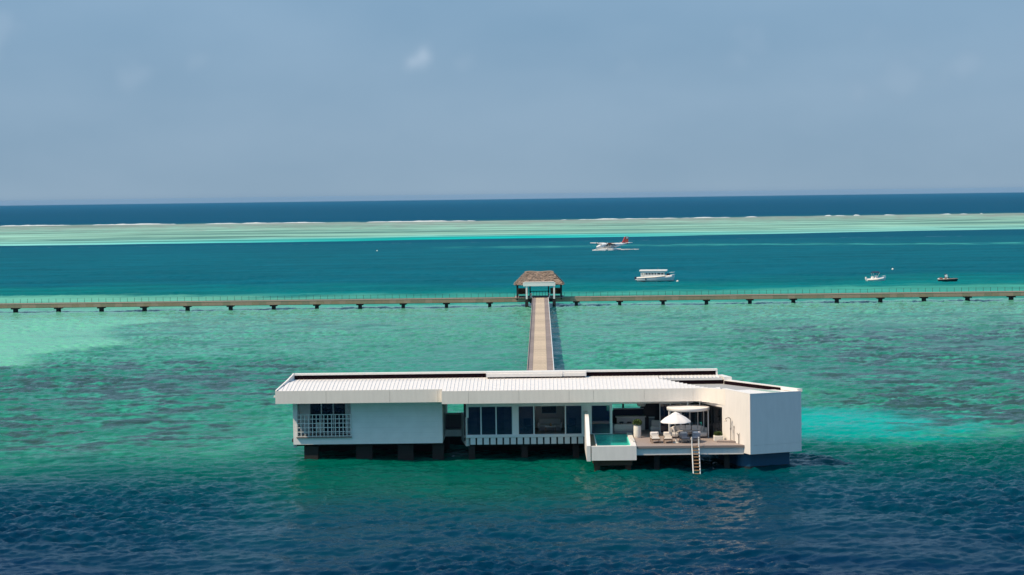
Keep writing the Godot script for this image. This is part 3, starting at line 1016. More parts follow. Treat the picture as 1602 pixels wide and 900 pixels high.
# ---------------------------------------------------------------- jetty, boardwalk, pavilion
func make_jetty() -> void:
	var j := thing("long_jetty", "long weathered timber jetty on dark T-shaped piers, crossing the whole lagoon", "jetty", Vector3(0, 0, -208))
	part("deck", Shape.new().span(-190, 190, 1.42, 1.6, -1.5, 1.2), M.walk_edge, j)
	part("girder", Shape.new().span(-190, 190, 0.84, 1.42, -1.2, 0.95), M.jetty_dark, j)
	part("rear_edge", Shape.new().span(-190, 190, 1.6, 1.68, -1.5, -1.35), M.jetty_wood, j)
	var sides := [M.jetty_wood, M.jetty_wood_b, M.jetty_wood_c]
	var board := Shape.new().span(0.0, 1.33, 0.92, 1.6, 1.21, 1.3).mesh()
	var cap := Shape.new().span(0.0, 1.34, 1.6, 1.66, 1.05, 1.32).mesh()
	for k in 190:
		var x := -127.0 + k * 1.35
		if x > -3.2 and x < 2.0:
			continue
		var b := part_mesh("side_board", board, sides[rng.randi() % 3], j)
		b.position.x = x
	var edge := Shape.new().span(-190, 190, 1.601, 1.66, 1.06, 1.33)
	part("front_edge", edge, M.jetty_wood_c, j)
	# thin railing posts on the far side and their ropes
	var post := Shape.new().span(-0.024, 0.024, 1.6, 2.45, -1.42, -1.37).mesh()
	for k in 188:
		var x := -126.6 + k * 1.35
		if x > -4.8 and x < 4.0:
			continue
		var p := part_mesh("railing_post", post, M.jetty_dark, j)
		p.position.x = x
	for y in [2.38]:
		part("rope", Shape.new().span(-127, -4.6, y - 0.006, y + 0.006, -1.4, -1.388), M.steel, j)
		part("rope", Shape.new().span(4.0, 127, y - 0.006, y + 0.006, -1.4, -1.388), M.steel, j)
	var pier := Shape.new()
	pier.span(-0.6, 0.6, 0.62, 0.84, -1.25, 1.1)
	pier.span(-0.29, 0.29, -2.5, 0.62, -0.75, 0.7)
	var mesh := pier.mesh()
	for k in 31:
		var x := -123.1 + k * 8.1
		var p := part_mesh("pier", mesh, M.jetty_dark, j)
		p.position.x = x


func make_boardwalk() -> void:
	var w := thing("boardwalk", "straight timber boardwalk leading from the villa back to the thatched pavilion", "boardwalk", Vector3(-0.2, 0, -10))
	part("frame", Shape.new().span(-1.42, 1.42, 1.3, 1.66, -196.4, 0.0), M.jetty_dark, w)
	var strips := [["left_border", -1.42, -0.86, M.edge_plank], ["walking_strip", -0.86, 0.72, M.walk_plank], ["right_border", 0.72, 1.42, M.edge_plank]]
	for st in strips:
		var s := Shape.new()
		var z := 0.0
		while z > -196.3:
			var y := 1.7 + rng.randf_range(-0.004, 0.004)
			var g := rng.randf_range(0.80, 1.0) * (0.93 + 0.07 * sin(z * 0.35))
			s.tint = Color(g, g * rng.randf_range(0.96, 1.0), g * 0.97)
			s.quad(Vector3(st[1] + 0.006, y, z), Vector3(st[2] - 0.006, y, z), Vector3(st[2] - 0.006, y, z - 0.385), Vector3(st[1] + 0.006, y, z - 0.385))
			z -= 0.4
		part(st[0], s, st[3], w).set_meta("kind", "stuff")
	part("left_kerb", Shape.new().span(-1.5, -1.42, 1.5, 1.82, -196.4, 0.0), M.walk_edge, w)
	part("right_kerb", Shape.new().span(1.42, 1.5, 1.5, 1.82, -196.4, 0.0), M.frame, w)
	var pier := Shape.new()
	pier.span(-1.3, 1.3, 0.95, 1.3, -0.35, 0.35)
	pier.span(-1.1, -0.6, -2.5, 0.95, -0.3, 0.3)
	pier.span(0.6, 1.1, -2.5, 0.95, -0.3, 0.3)
	var mesh := pier.mesh()
	for k in 24:
		part_mesh("pier", mesh, M.jetty_dark, w).position.z = -6.0 - k * 8.1


func make_pavilion() -> void:
	var p := thing("thatched_pavilion", "open pavilion with grey-brown thatched hip roof, where boardwalk meets jetty", "pavilion", Vector3(-0.4, 1.6, -210))
	part("floor", Shape.new().span(-4.6, 4.6, 0.02, 0.09, -3.6, 3.6), M.walk_edge, p)
	for x in [-4.1, 4.1]:
		for z in [-3.2, 3.2]:
			part("post", Shape.new().span(x - 0.14, x + 0.14, -0.3, 2.75, z - 0.14, z + 0.14), M.jetty_dark, p)
	for x in [-1.75, 1.75]:
		part("post", Shape.new().span(x - 0.12, x + 0.12, 0.05, 2.75, -3.34, -3.1), M.jetty_dark, p)
	for x in [-2.35, 2.75]:
		part("portal_post", Shape.new().span(x - 0.16, x + 0.16, -0.1, 2.3, 4.72, 5.0), M.frame, p)
	part("portal_beam", Shape.new().span(-3.0, 3.0, 2.3, 2.98, 4.6, 5.1), M.frame, p)
	part("portal_cap", Shape.new().span(-2.75, 2.75, 2.98, 3.08, 4.0, 5.14), M.white, p)
	for x in [-2.35, 2.75]:
		part("portal_pier", Shape.new().span(x - 0.3, x + 0.3, -4.0, -0.3, 4.4, 5.0), M.jetty_dark, p)
	# dark bench backs and seats
	for x in [-3.1, 3.1]:
		part("bench_back", Shape.new().span(x - 1.0, x + 1.0, 0.5, 1.55, -3.2, -3.05), M.wood, p)
		part("bench_seat", Shape.new().span(x - 0.95, x + 0.95, 0.42, 0.52, -3.0, -2.3), M.pot, p)
		part("side_screen", Shape.new().span(x * 1.29 - 0.05, x * 1.29 + 0.05, 0.3, 1.5, -3.0, 3.0), M.jetty_dark, p)
	part("rear_rail", Shape.new().span(-1.9, 1.9, 0.85, 0.98, -3.3, -3.15), M.jetty_dark, p)
	for k in 7:
		part("rail_post", Shape.new().span(-1.65 + k * 0.55, -1.59 + k * 0.55, 0.09, 0.85, -3.26, -3.2), M.jetty_dark, p)
	for x in [-1.5, 1.9]:
		part("bollard", Shape.new().lathe(Vector3(x, 0.0, 3.3), [[0.14, 0.0], [0.14, 0.7], [0.18, 0.74], [0.18, 0.9]], 10), M.white, p)
	# thatch: shaggy layered courses of a hip roof
	var ridge := 2.56
	var eave := Vector2(4.62, 4.3)
	var base := Shape.new()
	var top := Vector3(0, 4.72, 0)
	base.quad(Vector3(-eave.x, 2.45, eave.y), Vector3(eave.x, 2.45, eave.y), Vector3(ridge, 4.66, 0), Vector3(-ridge, 4.66, 0))
	base.quad(Vector3(eave.x, 2.45, -eave.y), Vector3(-eave.x, 2.45, -eave.y), Vector3(-ridge, 4.66, 0), Vector3(ridge, 4.66, 0))
	base.tri(Vector3(eave.x, 2.45, eave.y), Vector3(eave.x, 2.45, -eave.y), Vector3(ridge, 4.66, 0))
	base.tri(Vector3(-eave.x, 2.45, -eave.y), Vector3(-eave.x, 2.45, eave.y), Vector3(-ridge, 4.66, 0))
	base.quad(Vector3(-eave.x, 2.44, -eave.y), Vector3(eave.x, 2.44, -eave.y), Vector3(eave.x, 2.44, eave.y), Vector3(-eave.x, 2.44, eave.y))
	var roof := part("thatched_roof", base, M.thatch_b, p)
	var tuft := Shape.new()
	for side in 4:
		for course in 13:
			var t := course / 13.0
			var t2 := minf(t + 0.17, 1.0)
			var a0: Vector3
			var b0: Vector3
			var a1: Vector3
			var b1: Vector3
			var sg := 1.0 if side in [0, 2] else -1.0
			if side < 1 or side == 1:
				a0 = Vector3(-eave.x, 2.45, eave.y * sg).lerp(Vector3(-ridge, 4.7, 0), t); b0 = Vector3(eave.x, 2.45, eave.y * sg).lerp(Vector3(ridge, 4.7, 0), t)
				a1 = Vector3(-eave.x, 2.45, eave.y * sg).lerp(Vector3(-ridge, 4.7, 0), t2); b1 = Vector3(eave.x, 2.45, eave.y * sg).lerp(Vector3(ridge, 4.7, 0), t2)
			else:
				a0 = Vector3(eave.x * sg, 2.45, -eave.y).lerp(Vector3(ridge * sg, 4.7, 0), t); b0 = Vector3(eave.x * sg, 2.45, eave.y).lerp(Vector3(ridge * sg, 4.7, 0), t)
				a1 = Vector3(eave.x * sg, 2.45, -eave.y).lerp(Vector3(ridge * sg, 4.7, 0), t2); b1 = Vector3(eave.x * sg, 2.45, eave.y).lerp(Vector3(ridge * sg, 4.7, 0), t2)
			var out := (b0 - a0).cross(a1 - a0).normalized()
			if out.y < 0:
				out = -out
			var count := maxi(3, int(a0.distance_to(b0) / 0.16))
			for k in count:
				var u0 := (k + rng.randf_range(-0.35, 0.35)) / count
				var u1 := (k + 1.25 + rng.randf_range(-0.35, 0.35)) / count
				var lift := out * rng.randf_range(0.04, 0.24)
				var sag := (a0 - a1).normalized() * rng.randf_range(0.0, 0.22)
				var p0 := a0.lerp(b0, clampf(u0, 0, 1)) + lift + sag
				var p1 := a0.lerp(b0, clampf(u1, 0, 1)) + lift + sag
				var q0 := a1.lerp(b1, clampf(u0, 0, 1)) + out * 0.01
				var q1 := a1.lerp(b1, clampf(u1, 0, 1)) + out * 0.01
				tuft.quad(p0, p1, q1, q0)
	part("thatch", tuft, M.thatch, roof).set_meta("kind", "stuff")
	var bumps := []
	for k in 12:
		var t := k / 11.0
		bumps.append(Vector3(lerp(-2.7, 2.7, t), 4.72 + sin(t * 9.0) * 0.05 - (0.1 if k in [0, 11] else 0.0), 0))
	part("ridge_roll", Shape.new().tube(bumps, 0.17, 8), M.thatch, roof)


# ---------------------------------------------------------------- things on the terrace
func cushion(called: String, at: Vector3, size: Vector3, m: Material, parent: Node3D, turn := Basis()) -> MeshInstance3D:
	return part(called, Shape.new().soft_box(at, size, minf(minf(size.x, size.z) * 0.3, 0.09), turn), m, parent)

func sun_chair(label: String, at: Vector3, turn: float, m: Material, frame: Material) -> Node3D:
	# low lounge chair: padded seat, reclined back, sled legs
	var t := thing("lounge_chair", label, "lounge chair", at, turn, "lounge chairs on the sun terrace")
	cushion("seat_cushion", Vector3(0, 0.36, 0.15), Vector3(0.66, 0.13, 0.95), m, t)
	cushion("back_cushion", Vector3(0, 0.54, -0.44), Vector3(0.66, 0.46, 0.14), m, t, Basis(Vector3.RIGHT, -0.45))
	cushion("head_pillow", Vector3(0, 0.68, -0.44), Vector3(0.5, 0.14, 0.12), M.canvas, t, Basis(Vector3.RIGHT, -0.45))
	part("frame", Shape.new().span(-0.33, 0.33, 0.24, 0.3, -0.45, 0.62), frame, t)
	for x in [-0.31, 0.31]:
		for z in [-0.4, 0.56]:
			part("leg", Shape.new().span(x - 0.02, x + 0.02, 0.0, 0.24, z - 0.02, z + 0.02), frame, t)
		part("armrest", Shape.new().tube([Vector3(x, 0.3, 0.5), Vector3(x, 0.48, 0.42), Vector3(x, 0.5, -0.4), Vector3(x, 0.3, -0.44)], 0.022, 6), frame, t)
	return t

func leaves(s: Shape, centre: Vector3, radii: Vector3, count: int, size: float) -> void:
	for k in count:
		var d := Vector3(rng.randfn(), rng.randfn(), rng.randfn()).normalized()
		if d.y < -0.4:
			d.y = -d.y
		var r := pow(rng.randf(), 0.4)
		var p := centre + Vector3(d.x * radii.x, d.y * radii.y, d.z * radii.z) * r
		var out := (d + Vector3(rng.randfn(), rng.randfn() + 0.6, rng.randfn()) * 0.5).normalized()
		var side := out.cross(Vector3(rng.randfn(), rng.randfn(), rng.randfn())).normalized() * size * 0.35
		var g := rng.randf_range(0.55, 1.25)
		s.tint = Color(g * rng.randf_range(0.85, 1.2), g, g * 0.8)
		var tip := p + out * size
		var m := p + out * size * 0.5
		s.tri(p, m + side, tip); s.tri(p, tip, m - side)
	s.tint = Color(1, 1, 1)

func make_terrace_things() -> void:
	var leaf: StandardMaterial3D = M.foliage.duplicate()
	leaf.vertex_color_use_as_albedo = true
	var t := thing("potted_plant", "clipped round green shrub in tall white round pot beside the plunge pool", "potted plant", Vector3(7.35, 1.9, 1.05))
	part("pot", Shape.new().lathe(Vector3.ZERO, [[0.25, 0.0], [0.29, 0.12], [0.30, 0.7], [0.285, 0.92], [0.24, 0.95], [0.23, 0.9]], 24), M.pot, t)
	var s := Shape.new()
	leaves(s, Vector3(0, 1.12, 0), Vector3(0.33, 0.27, 0.33), 700, 0.11)
	part("foliage", s, leaf, t)
	t = thing("potted_plant", "loose dark green grass plant in low square white planter by the end block", "potted plant", Vector3(13.42, 1.9, 3.6))
	part("pot", Shape.new().soft_box(Vector3(0, 0.21, 0), Vector3(0.72, 0.42, 0.6), 0.05), M.pot, t)
	s = Shape.new()
	for k in 160:
		var p := Vector3(rng.randf_range(-0.28, 0.28), 0.4, rng.randf_range(-0.22, 0.22))
		var tip := p + Vector3(rng.randfn() * 0.13, rng.randf_range(0.2, 0.42), rng.randfn() * 0.13)
		var side := Vector3(rng.randfn(), 0, rng.randfn()).normalized() * 0.02
		var g := rng.randf_range(0.4, 1.0)
		s.tint = Color(g, g * 0.95, g * 0.7)
		s.tri(p - side, p + side, tip)
	leaves(s, Vector3(0, 0.5, 0), Vector3(0.3, 0.16, 0.24), 200, 0.1)
	part("foliage", s, leaf, t)

	# parasol
	t = thing("parasol", "white round parasol with dark pole, open over the lounge chairs", "parasol", Vector3(10.12, 1.9, 4.35))
	var rings := []
	for lay in [[1.16, 1.58, 0.05], [1.14, 1.66, 0.045], [0.8, 1.93, 0.03], [0.42, 2.14, 0.015], [0.3, 2.2, 0.0]]:
		var ring: Array[Vector3] = []
		for k in 40:
			var a := TAU * k / 40
			var sag: float = lay[2] * (0.5 - 0.5 * cos(a * 8.0))
			ring.append(Vector3(cos(a) * (lay[0] - sag), lay[1] - sag * 0.6, sin(a) * (lay[0] - sag)))
		rings.append(ring)
	part("canopy", Shape.new().loft(rings, true, false), M.canvas, t)
	part("vent_cap", Shape.new().lathe(Vector3.ZERO, [[0.36, 2.17], [0.3, 2.24], [0.12, 2.32], [0.02, 2.35]], 24), M.canvas, t)
	part("pole", Shape.new().lathe(Vector3.ZERO, [[0.025, 0.0], [0.025, 2.3]], 10), M.steel, t)
	part("base", Shape.new().lathe(Vector3.ZERO, [[0.28, 0.0], [0.28, 0.06], [0.06, 0.09], [0.05, 0.3]], 20), M.pot, t)
	for k in 8:
		var a := TAU * k / 8
		part("rib", Shape.new().tube([Vector3(0, 2.2, 0), Vector3(cos(a) * 1.1, 1.62, sin(a) * 1.1)], 0.012, 5), M.steel, t)

	sun_chair("white lounge chair standing nearest the pool, turned to the sea", Vector3(8.55, 1.9, 4.15), 0.06, M.fabric, M.wood)
	sun_chair("white lounge chair directly left of the parasol pole, turned to the sea", Vector3(9.52, 1.9, 4.25), -0.04, M.fabric, M.wood)
	sun_chair("grey lounge chair just right of the parasol pole", Vector3(10.78, 1.9, 4.3), 0.12, M.grey_fabric, M.steel)
	sun_chair("grey lounge chair behind the top of the swim ladder", Vector3(11.66, 1.9, 4.2), -0.15, M.grey_fabric, M.steel)
	t = thing("side_table", "small dark round table between the two grey lounge chairs", "side table", Vector3(11.22, 1.9, 3.9))
	part("table_top", Shape.new().lathe(Vector3.ZERO, [[0.2, 0.42], [0.2, 0.46]], 16), M.black_frame, t)
	part("stem", Shape.new().lathe(Vector3.ZERO, [[0.15, 0.0], [0.15, 0.03], [0.03, 0.05], [0.03, 0.42]], 12), M.black_frame, t)

	# round pergola
	t = thing("round_pergola", "white round pergola with flat canopy ring over the curved sofa", "pergola", Vector3(11.32, 1.9, 1.1))
	part("canopy_ring", Shape.new().lathe(Vector3.ZERO, [[1.5, 2.12], [1.66, 2.14], [1.68, 2.36], [1.6, 2.4], [0.02, 2.44]], 48), M.white, t)
	for k in 7:
		var a: float = [0.62, 1.0, 1.42, 1.86, 2.2, -0.12, 3.2][k] * -1.0 if k < 5 else [0.0, 0.0, 0.0, 0.0, 0.0, 0.28, 2.86][k]
		var p := Vector3(cos(a) * 1.58, 0, sin(a) * 1.58)
		part("post", Shape.new().lathe(p, [[0.05, 0.0], [0.05, 2.13]], 10), M.white, t)
	part("hanging_rod", Shape.new().span(-0.03, 0.03, 2.4, 2.86, -0.4, -0.34), M.frame, t)
	part("hanging_rod", Shape.new().span(0.9, 0.96, 2.4, 2.86, -0.4, -0.34), M.frame, t)
	# curved sofa under it
	t = thing("curved_sofa", "white curved sofa with loose cushions under the round pergola", "sofa", Vector3(11.32, 1.9, 1.2))
	var seat := []
	var back := []
	for k in 25:
		var a := -PI * 0.02 - PI * 1.0 * k / 24.0
		var d := Vector3(cos(a), 0, sin(a))
		seat.append([d * 0.75 + Vector3(0, 0.12, 0), d * 0.75 + Vector3(0, 0.40, 0), d * 0.8 + Vector3(0, 0.44, 0), d * 1.36 + Vector3(0, 0.44, 0), d * 1.36 + Vector3(0, 0.12, 0)])
		back.append([d * 1.27 + Vector3(0, 0.44, 0), d * 1.29 + Vector3(0, 0.68, 0), d * 1.34 + Vector3(0, 0.73, 0), d * 1.43 + Vector3(0, 0.73, 0), d * 1.47 + Vector3(0, 0.68, 0), d * 1.47 + Vector3(0, 0.1, 0)])
	for pair in [["seat", seat], ["backrest", back]]:
		var rr: Array = pair[1]
		var typed := []
		for ring in rr:
			var q: Array[Vector3] = []
			for p in ring:
				q.append(p)
			typed.append(q)
		part(pair[0], Shape.new().loft(typed, true, true), M.fabric, t)
	for a in [0.3, 0.62, 1.05, 1.5, 1.9, 2.3, 2.68, 2.95]:
		var d := Vector3(cos(a), 0, -sin(a))
		cushion("cushion", d * 1.16 + Vector3(0, 0.62, 0), Vector3(0.44, 0.4, 0.16), M.canvas if rng.randf() < 0.5 else M.fabric, t, Basis(Vector3.UP, a - PI / 2) * Basis(Vector3.RIGHT, -0.25))
	cushion("front_seat", Vector3(1.1, 0.26, 0.3), Vector3(0.62, 0.3, 0.66), M.fabric, t)
	cushion("front_seat", Vector3(-1.15, 0.26, 0.35), Vector3(0.62, 0.3, 0.7), M.fabric, t)
	t = thing("coffee_table", "low round dark table in front of the curved sofa", "coffee table", Vector3(11.32, 1.9, 1.25))
	part("table_top", Shape.new().lathe(Vector3.ZERO, [[0.42, 0.34], [0.42, 0.38]], 24), M.steel, t)
	part("stem", Shape.new().lathe(Vector3.ZERO, [[0.26, 0.0], [0.26, 0.03], [0.05, 0.06], [0.05, 0.34]], 14), M.steel, t)

	# outdoor shower
	t = thing("outdoor_shower", "tall gooseneck outdoor shower on a low platform beside the white wall", "shower", Vector3(14.0, 1.9, 4.45), -0.3)
	part("platform", Shape.new().span(-0.72, 0.72, 0.0, 0.12, -0.28, 0.28), M.deck_dark, t)
	part("tray", Shape.new().span(-0.66, 0.66, 0.12, 0.14, -0.24, 0.24), M.deck, t)
	var neck := [Vector3(0.3, 0.12, 0), Vector3(0.3, 1.68, 0)]
	for k in 7:
		var a := PI * k / 6.0 * 0.95
		neck.append(Vector3(0.3 - 0.2 + cos(a) * 0.2, 1.72 + sin(a) * 0.17, 0))
	part("pipe", Shape.new().tube(neck, 0.034, 8), M.steel, t)
	part("shower_head", Shape.new().lathe(Vector3(-0.1, 1.6, 0), [[0.1, 0.0], [0.1, 0.03], [0.03, 0.12]], 14), M.steel, t)
	part("valve", Shape.new().soft_box(Vector3(0.3, 1.05, 0.05), Vector3(0.1, 0.16, 0.08), 0.02), M.steel, t)
	t = thing("hand_shower", "thin straight metal hand shower pole right of the gooseneck shower", "shower pole", Vector3(14.5, 1.9, 4.75))
	part("pole", Shape.new().tube([Vector3(0, 0, 0), Vector3(0, 1.3, 0)], 0.02, 8), M.steel, t)
	part("bracket", Shape.new().soft_box(Vector3(0, 1.2, 0.02), Vector3(0.06, 0.12, 0.05), 0.012), M.steel, t)
	t = thing("foot_tap", "short forked tap post at the right front corner of the deck", "tap", Vector3(14.78, 1.9, 5.5))
	part("post", Shape.new().tube([Vector3(0, 0, 0), Vector3(0, 0.72, 0)], 0.032, 8), M.steel, t)
	part("spout", Shape.new().tube([Vector3(0, 0.6, 0), Vector3(-0.1, 0.78, 0.02), Vector3(-0.11, 0.84, 0.02)], 0.024, 6), M.steel, t)
	part("handle", Shape.new().tube([Vector3(0, 0.66, 0), Vector3(0.06, 0.8, 0)], 0.022, 6), M.steel, t)

	# swim ladder: raked stair with white strings and timber treads
	t = thing("swim_ladder", "steep ladder with white rails and timber treads from deck into the sea", "ladder", Vector3(11.45, 0, 6.3))
	var foot := Vector3(0, -0.9, 1.5)
	var head := Vector3(0, 1.9, 0.0)
	for x in [-0.26, 0.26]:
		part("string", Shape.new().tube([foot + Vector3(x, 0, 0), head + Vector3(x, 0, 0)], 0.045, 6), M.frame, t)
		part("handrail", Shape.new().tube([head + Vector3(x, -0.2, 0.1), head + Vector3(x, 0.55, 0.02), head + Vector3(x, 0.62, -0.1), head + Vector3(x, 0.58, -0.5), head + Vector3(x, 0.0, -0.55)], 0.025, 6), M.frame, t)
	for k in 12:
		var p := foot.lerp(head, (k + 0.6) / 12.0)
		part("tread", Shape.new().box(p, Vector3(0.48, 0.05, 0.2)), M.teak, t)


# ---------------------------------------------------------------- things in the rooms
func make_room_things() -> void:
	# sitting room seen through the open door
	var t := thing("wall_picture", "blue seascape picture on the back wall of the sitting room", "picture", Vector3(0.5, 3.42, -5.98))
	part("picture_frame", Shape.new().span(-0.62, 0.62, -0.38, 0.38, 0.0, 0.03), M.frame, t)
	part("print", Shape.new().span(-0.58, 0.58, -0.34, 0.34, 0.03, 0.036), M.blue_art, t)
	t = thing("sitting_room_sofa", "pale two seat sofa under the blue picture, seen through the open door", "sofa", Vector3(0.55, 1.88, -4.6))
	cushion("seat_cushion", Vector3(0, 0.36, 0.1), Vector3(1.75, 0.2, 0.8), M.fabric, t)
	cushion("backrest", Vector3(0, 0.6, -0.36), Vector3(1.8, 0.6, 0.22), M.fabric, t)
	for x in [-0.93, 0.93]:
		cushion("armrest", Vector3(x, 0.42, 0.05), Vector3(0.18, 0.46, 0.86), M.fabric, t)
	part("plinth", Shape.new().span(-0.9, 0.9, 0.0, 0.25, -0.4, 0.42), M.grey_fabric, t)
	for d in [["left", -1.15], ["right", 2.25]]:
		var c := thing("armchair", "dark armchair at the %s end of the pale sitting room sofa" % d[0], "armchair", Vector3(d[1], 1.88, -4.1), 0.5 if d[0] == "left" else -0.5, "armchairs in the sitting room")
		cushion("seat_cushion", Vector3(0, 0.38, 0.05), Vector3(0.6, 0.16, 0.6), M.navy, c)
		cushion("backrest", Vector3(0, 0.68, -0.28), Vector3(0.62, 0.6, 0.14), M.navy, c)
		for x in [-0.26, 0.26]:
			part("leg", Shape.new().span(x - 0.025, x + 0.025, 0.0, 0.31, 0.2, 0.25), M.wood, c)
			part("leg", Shape.new().span(x - 0.025, x + 0.025, 0.0, 0.31, -0.3, -0.25), M.wood, c)
	t = thing("sitting_room_table", "small white table with a bottle of flowers before the pale sofa", "coffee table", Vector3(0.6, 1.88, -3.4))
	part("table_top", Shape.new().soft_box(Vector3(0, 0.42, 0), Vector3(0.9, 0.05, 0.6), 0.02), M.white, t)
	for x in [-0.38, 0.38]:
		part("leg", Shape.new().span(x - 0.03, x + 0.03, 0.0, 0.4, -0.2, 0.2), M.wood, t)
	t = thing("vase", "small brown vase on the white table in the sitting room", "vase", Vector3(0.62, 2.325, -3.4))
	part("body", Shape.new().lathe(Vector3.ZERO, [[0.06, 0.0], [0.1, 0.1], [0.05, 0.22], [0.06, 0.26]], 14), M.teak, t)
	# balcony chair behind the lattice
	t = thing("balcony_chair", "pale woven chair on the balcony behind the white lattice", "chair", Vector3(-17.85, 1.9, -2.35), 0.2)
	cushion("seat_cushion", Vector3(0, 0.4, 0.05), Vector3(0.6, 0.12, 0.56), M.pot, t)
	cushion("backrest", Vector3(0, 0.75, -0.26), Vector3(0.62, 0.62, 0.1), M.pot, t)
	for x in [-0.26, 0.26]:
		for z in [-0.24, 0.28]:
			part("leg", Shape.new().span(x - 0.02, x + 0.02, 0.0, 0.34, z - 0.02, z + 0.02), M.wood, t)
	# lounge: bar counter, stools and low sofas
	t = thing("bar_counter", "grey bar counter with pale top deep inside the open lounge", "bar counter", Vector3(6.7, 1.88, -4.0))
	part("counter", Shape.new().span(-0.75, 1.5, 0.0, 1.05, -0.3, 0.3), M.interior, t)
	part("counter_top", Shape.new().span(-0.85, 1.6, 1.05, 1.12, -0.4, 0.4), M.white, t)
	part("shelf", Shape.new().span(-1.0, 1.6, 1.58, 1.64, -1.2, -0.9), M.frame, t)
	part("shelf_back", Shape.new().span(-1.0, 1.6, 0.9, 1.57, -1.25, -1.15), M.navy, t)
	for k in 3:
		var b := thing("bar_stool", "dark bar stool before the grey counter, %s of three from the pool side" % ["first", "second", "third"][k], "bar stool", Vector3(6.3 + k * 0.62, 1.88, -3.3), 0.0, "bar stools in the lounge")
		part("seat", Shape.new().lathe(Vector3.ZERO, [[0.17, 0.66], [0.19, 0.7], [0.17, 0.74]], 14), M.black_frame, b)
		for a in [0.8, 2.4, 3.9, 5.5]:
			part("leg", Shape.new().tube([Vector3(cos(a) * 0.2, 0, sin(a) * 0.2), Vector3(cos(a) * 0.12, 0.68, sin(a) * 0.12)], 0.015, 5), M.black_frame, b)
	t = thing("lounge_sofa", "low white sofa just inside the open lounge beside the pool", "sofa", Vector3(6.6, 1.88, -2.4))
	cushion("seat_cushion", Vector3(0, 0.3, 0.0), Vector3(1.9, 0.3, 0.8), M.fabric, t)
	cushion("backrest", Vector3(0, 0.5, 0.38), Vector3(1.9, 0.42, 0.16), M.fabric, t)
	part("plinth", Shape.new().span(-0.9, 0.9, 0.0, 0.16, -0.35, 0.35), M.grey_fabric, t)
	t = thing("lounge_armchair", "white armchair inside the lounge left of the round pergola", "armchair", Vector3(9.0, 1.88, -2.3), -0.2)
	cushion("seat_cushion", Vector3(0, 0.34, 0.0), Vector3(0.8, 0.3, 0.75), M.fabric, t)
	cushion("backrest", Vector3(0, 0.62, -0.32), Vector3(0.8, 0.6, 0.16), M.fabric, t)
	part("plinth", Shape.new().span(-0.35, 0.35, 0.0, 0.2, -0.33, 0.33), M.grey_fabric, t)
	t = thing("cabinet", "narrow pale cabinet standing against the dark lounge partition", "cabinet", Vector3(8.75, 1.88, -3.9))
	part("body", Shape.new().span(-0.22, 0.22, 0.0, 1.0, -0.25, 0.2), M.curtain, t)
	part("top", Shape.new().span(-0.24, 0.24, 1.0, 1.04, -0.26, 0.22), M.frame, t)
	t = thing("pendant_lamp", "woven pale pendant lamp shade hanging in the open lounge", "lamp", Vector3(7.9, 4.5, -3.2))
	part("cord", Shape.new().tube([Vector3(0, 0, 0), Vector3(0, -0.1, 0)], 0.01, 5), M.black_frame, t)
	part("lamp_shade", Shape.new().lathe(Vector3(0, -0.62, 0), [[0.3, 0.0], [0.36, 0.2], [0.24, 0.48], [0.06, 0.54]], 18), M.pot, t)


# ---------------------------------------------------------------- boats, seaplane, buoys
func hull(stations: Array, sheer_only := false) -> Shape:
	# stations: x, half beam at deck, half beam at waterline, keel y, deck y ; bow towards +x
	var rings := []
	for st in stations:
		var x: float = st[0]
		var ring: Array[Vector3] = []
		var prof := [[0.0, st[3]], [st[2] * 0.7, lerp(st[3], 0.0, 0.5)], [st[2], 0.02], [lerp(st[2], st[1], 0.7), st[4] * 0.55], [st[1], st[4]]]
		for k in prof.size():
			ring.append(Vector3(x + st[5] * (prof[k][1] / maxf(st[4], 0.1)), prof[k][1], prof[k][0]))
		for k in range(prof.size() - 1, 0, -1):
			ring.append(Vector3(x + st[5] * (prof[k][1] / maxf(st[4], 0.1)), prof[k][1], -prof[k][0]))
		rings.append(ring)
	return Shape.new().loft(rings, true, true)

# a closed belt round a hull: x, half beam, lower and upper edge
func band(stations: Array) -> Shape:
	var rings := []
	for st in stations:
		var ring: Array[Vector3] = [Vector3(st[0], st[2], st[1]), Vector3(st[0], st[3], st[1]), Vector3(st[0], st[3], -st[1]), Vector3(st[0], st[2], -st[1])]
		rings.append(ring)
	return Shape.new().loft(rings, true, true)

func buoy(label: String, at: Vector3) -> void:
	var t := thing("mooring_buoy", label, "buoy", at, 0.0, "white mooring buoys in the lagoon")
	part("ball", Shape.new().lathe(Vector3.ZERO, [[0.05, -0.2], [0.24, -0.1], [0.3, 0.08], [0.24, 0.26], [0.09, 0.36]], 16), M.pot, t)
	part("ring", Shape.new().tube([Vector3(-0.07, 0.34, 0), Vector3(-0.05, 0.46, 0), Vector3(0.05, 0.46, 0), Vector3(0.07, 0.34, 0)], 0.02, 6), M.steel, t)

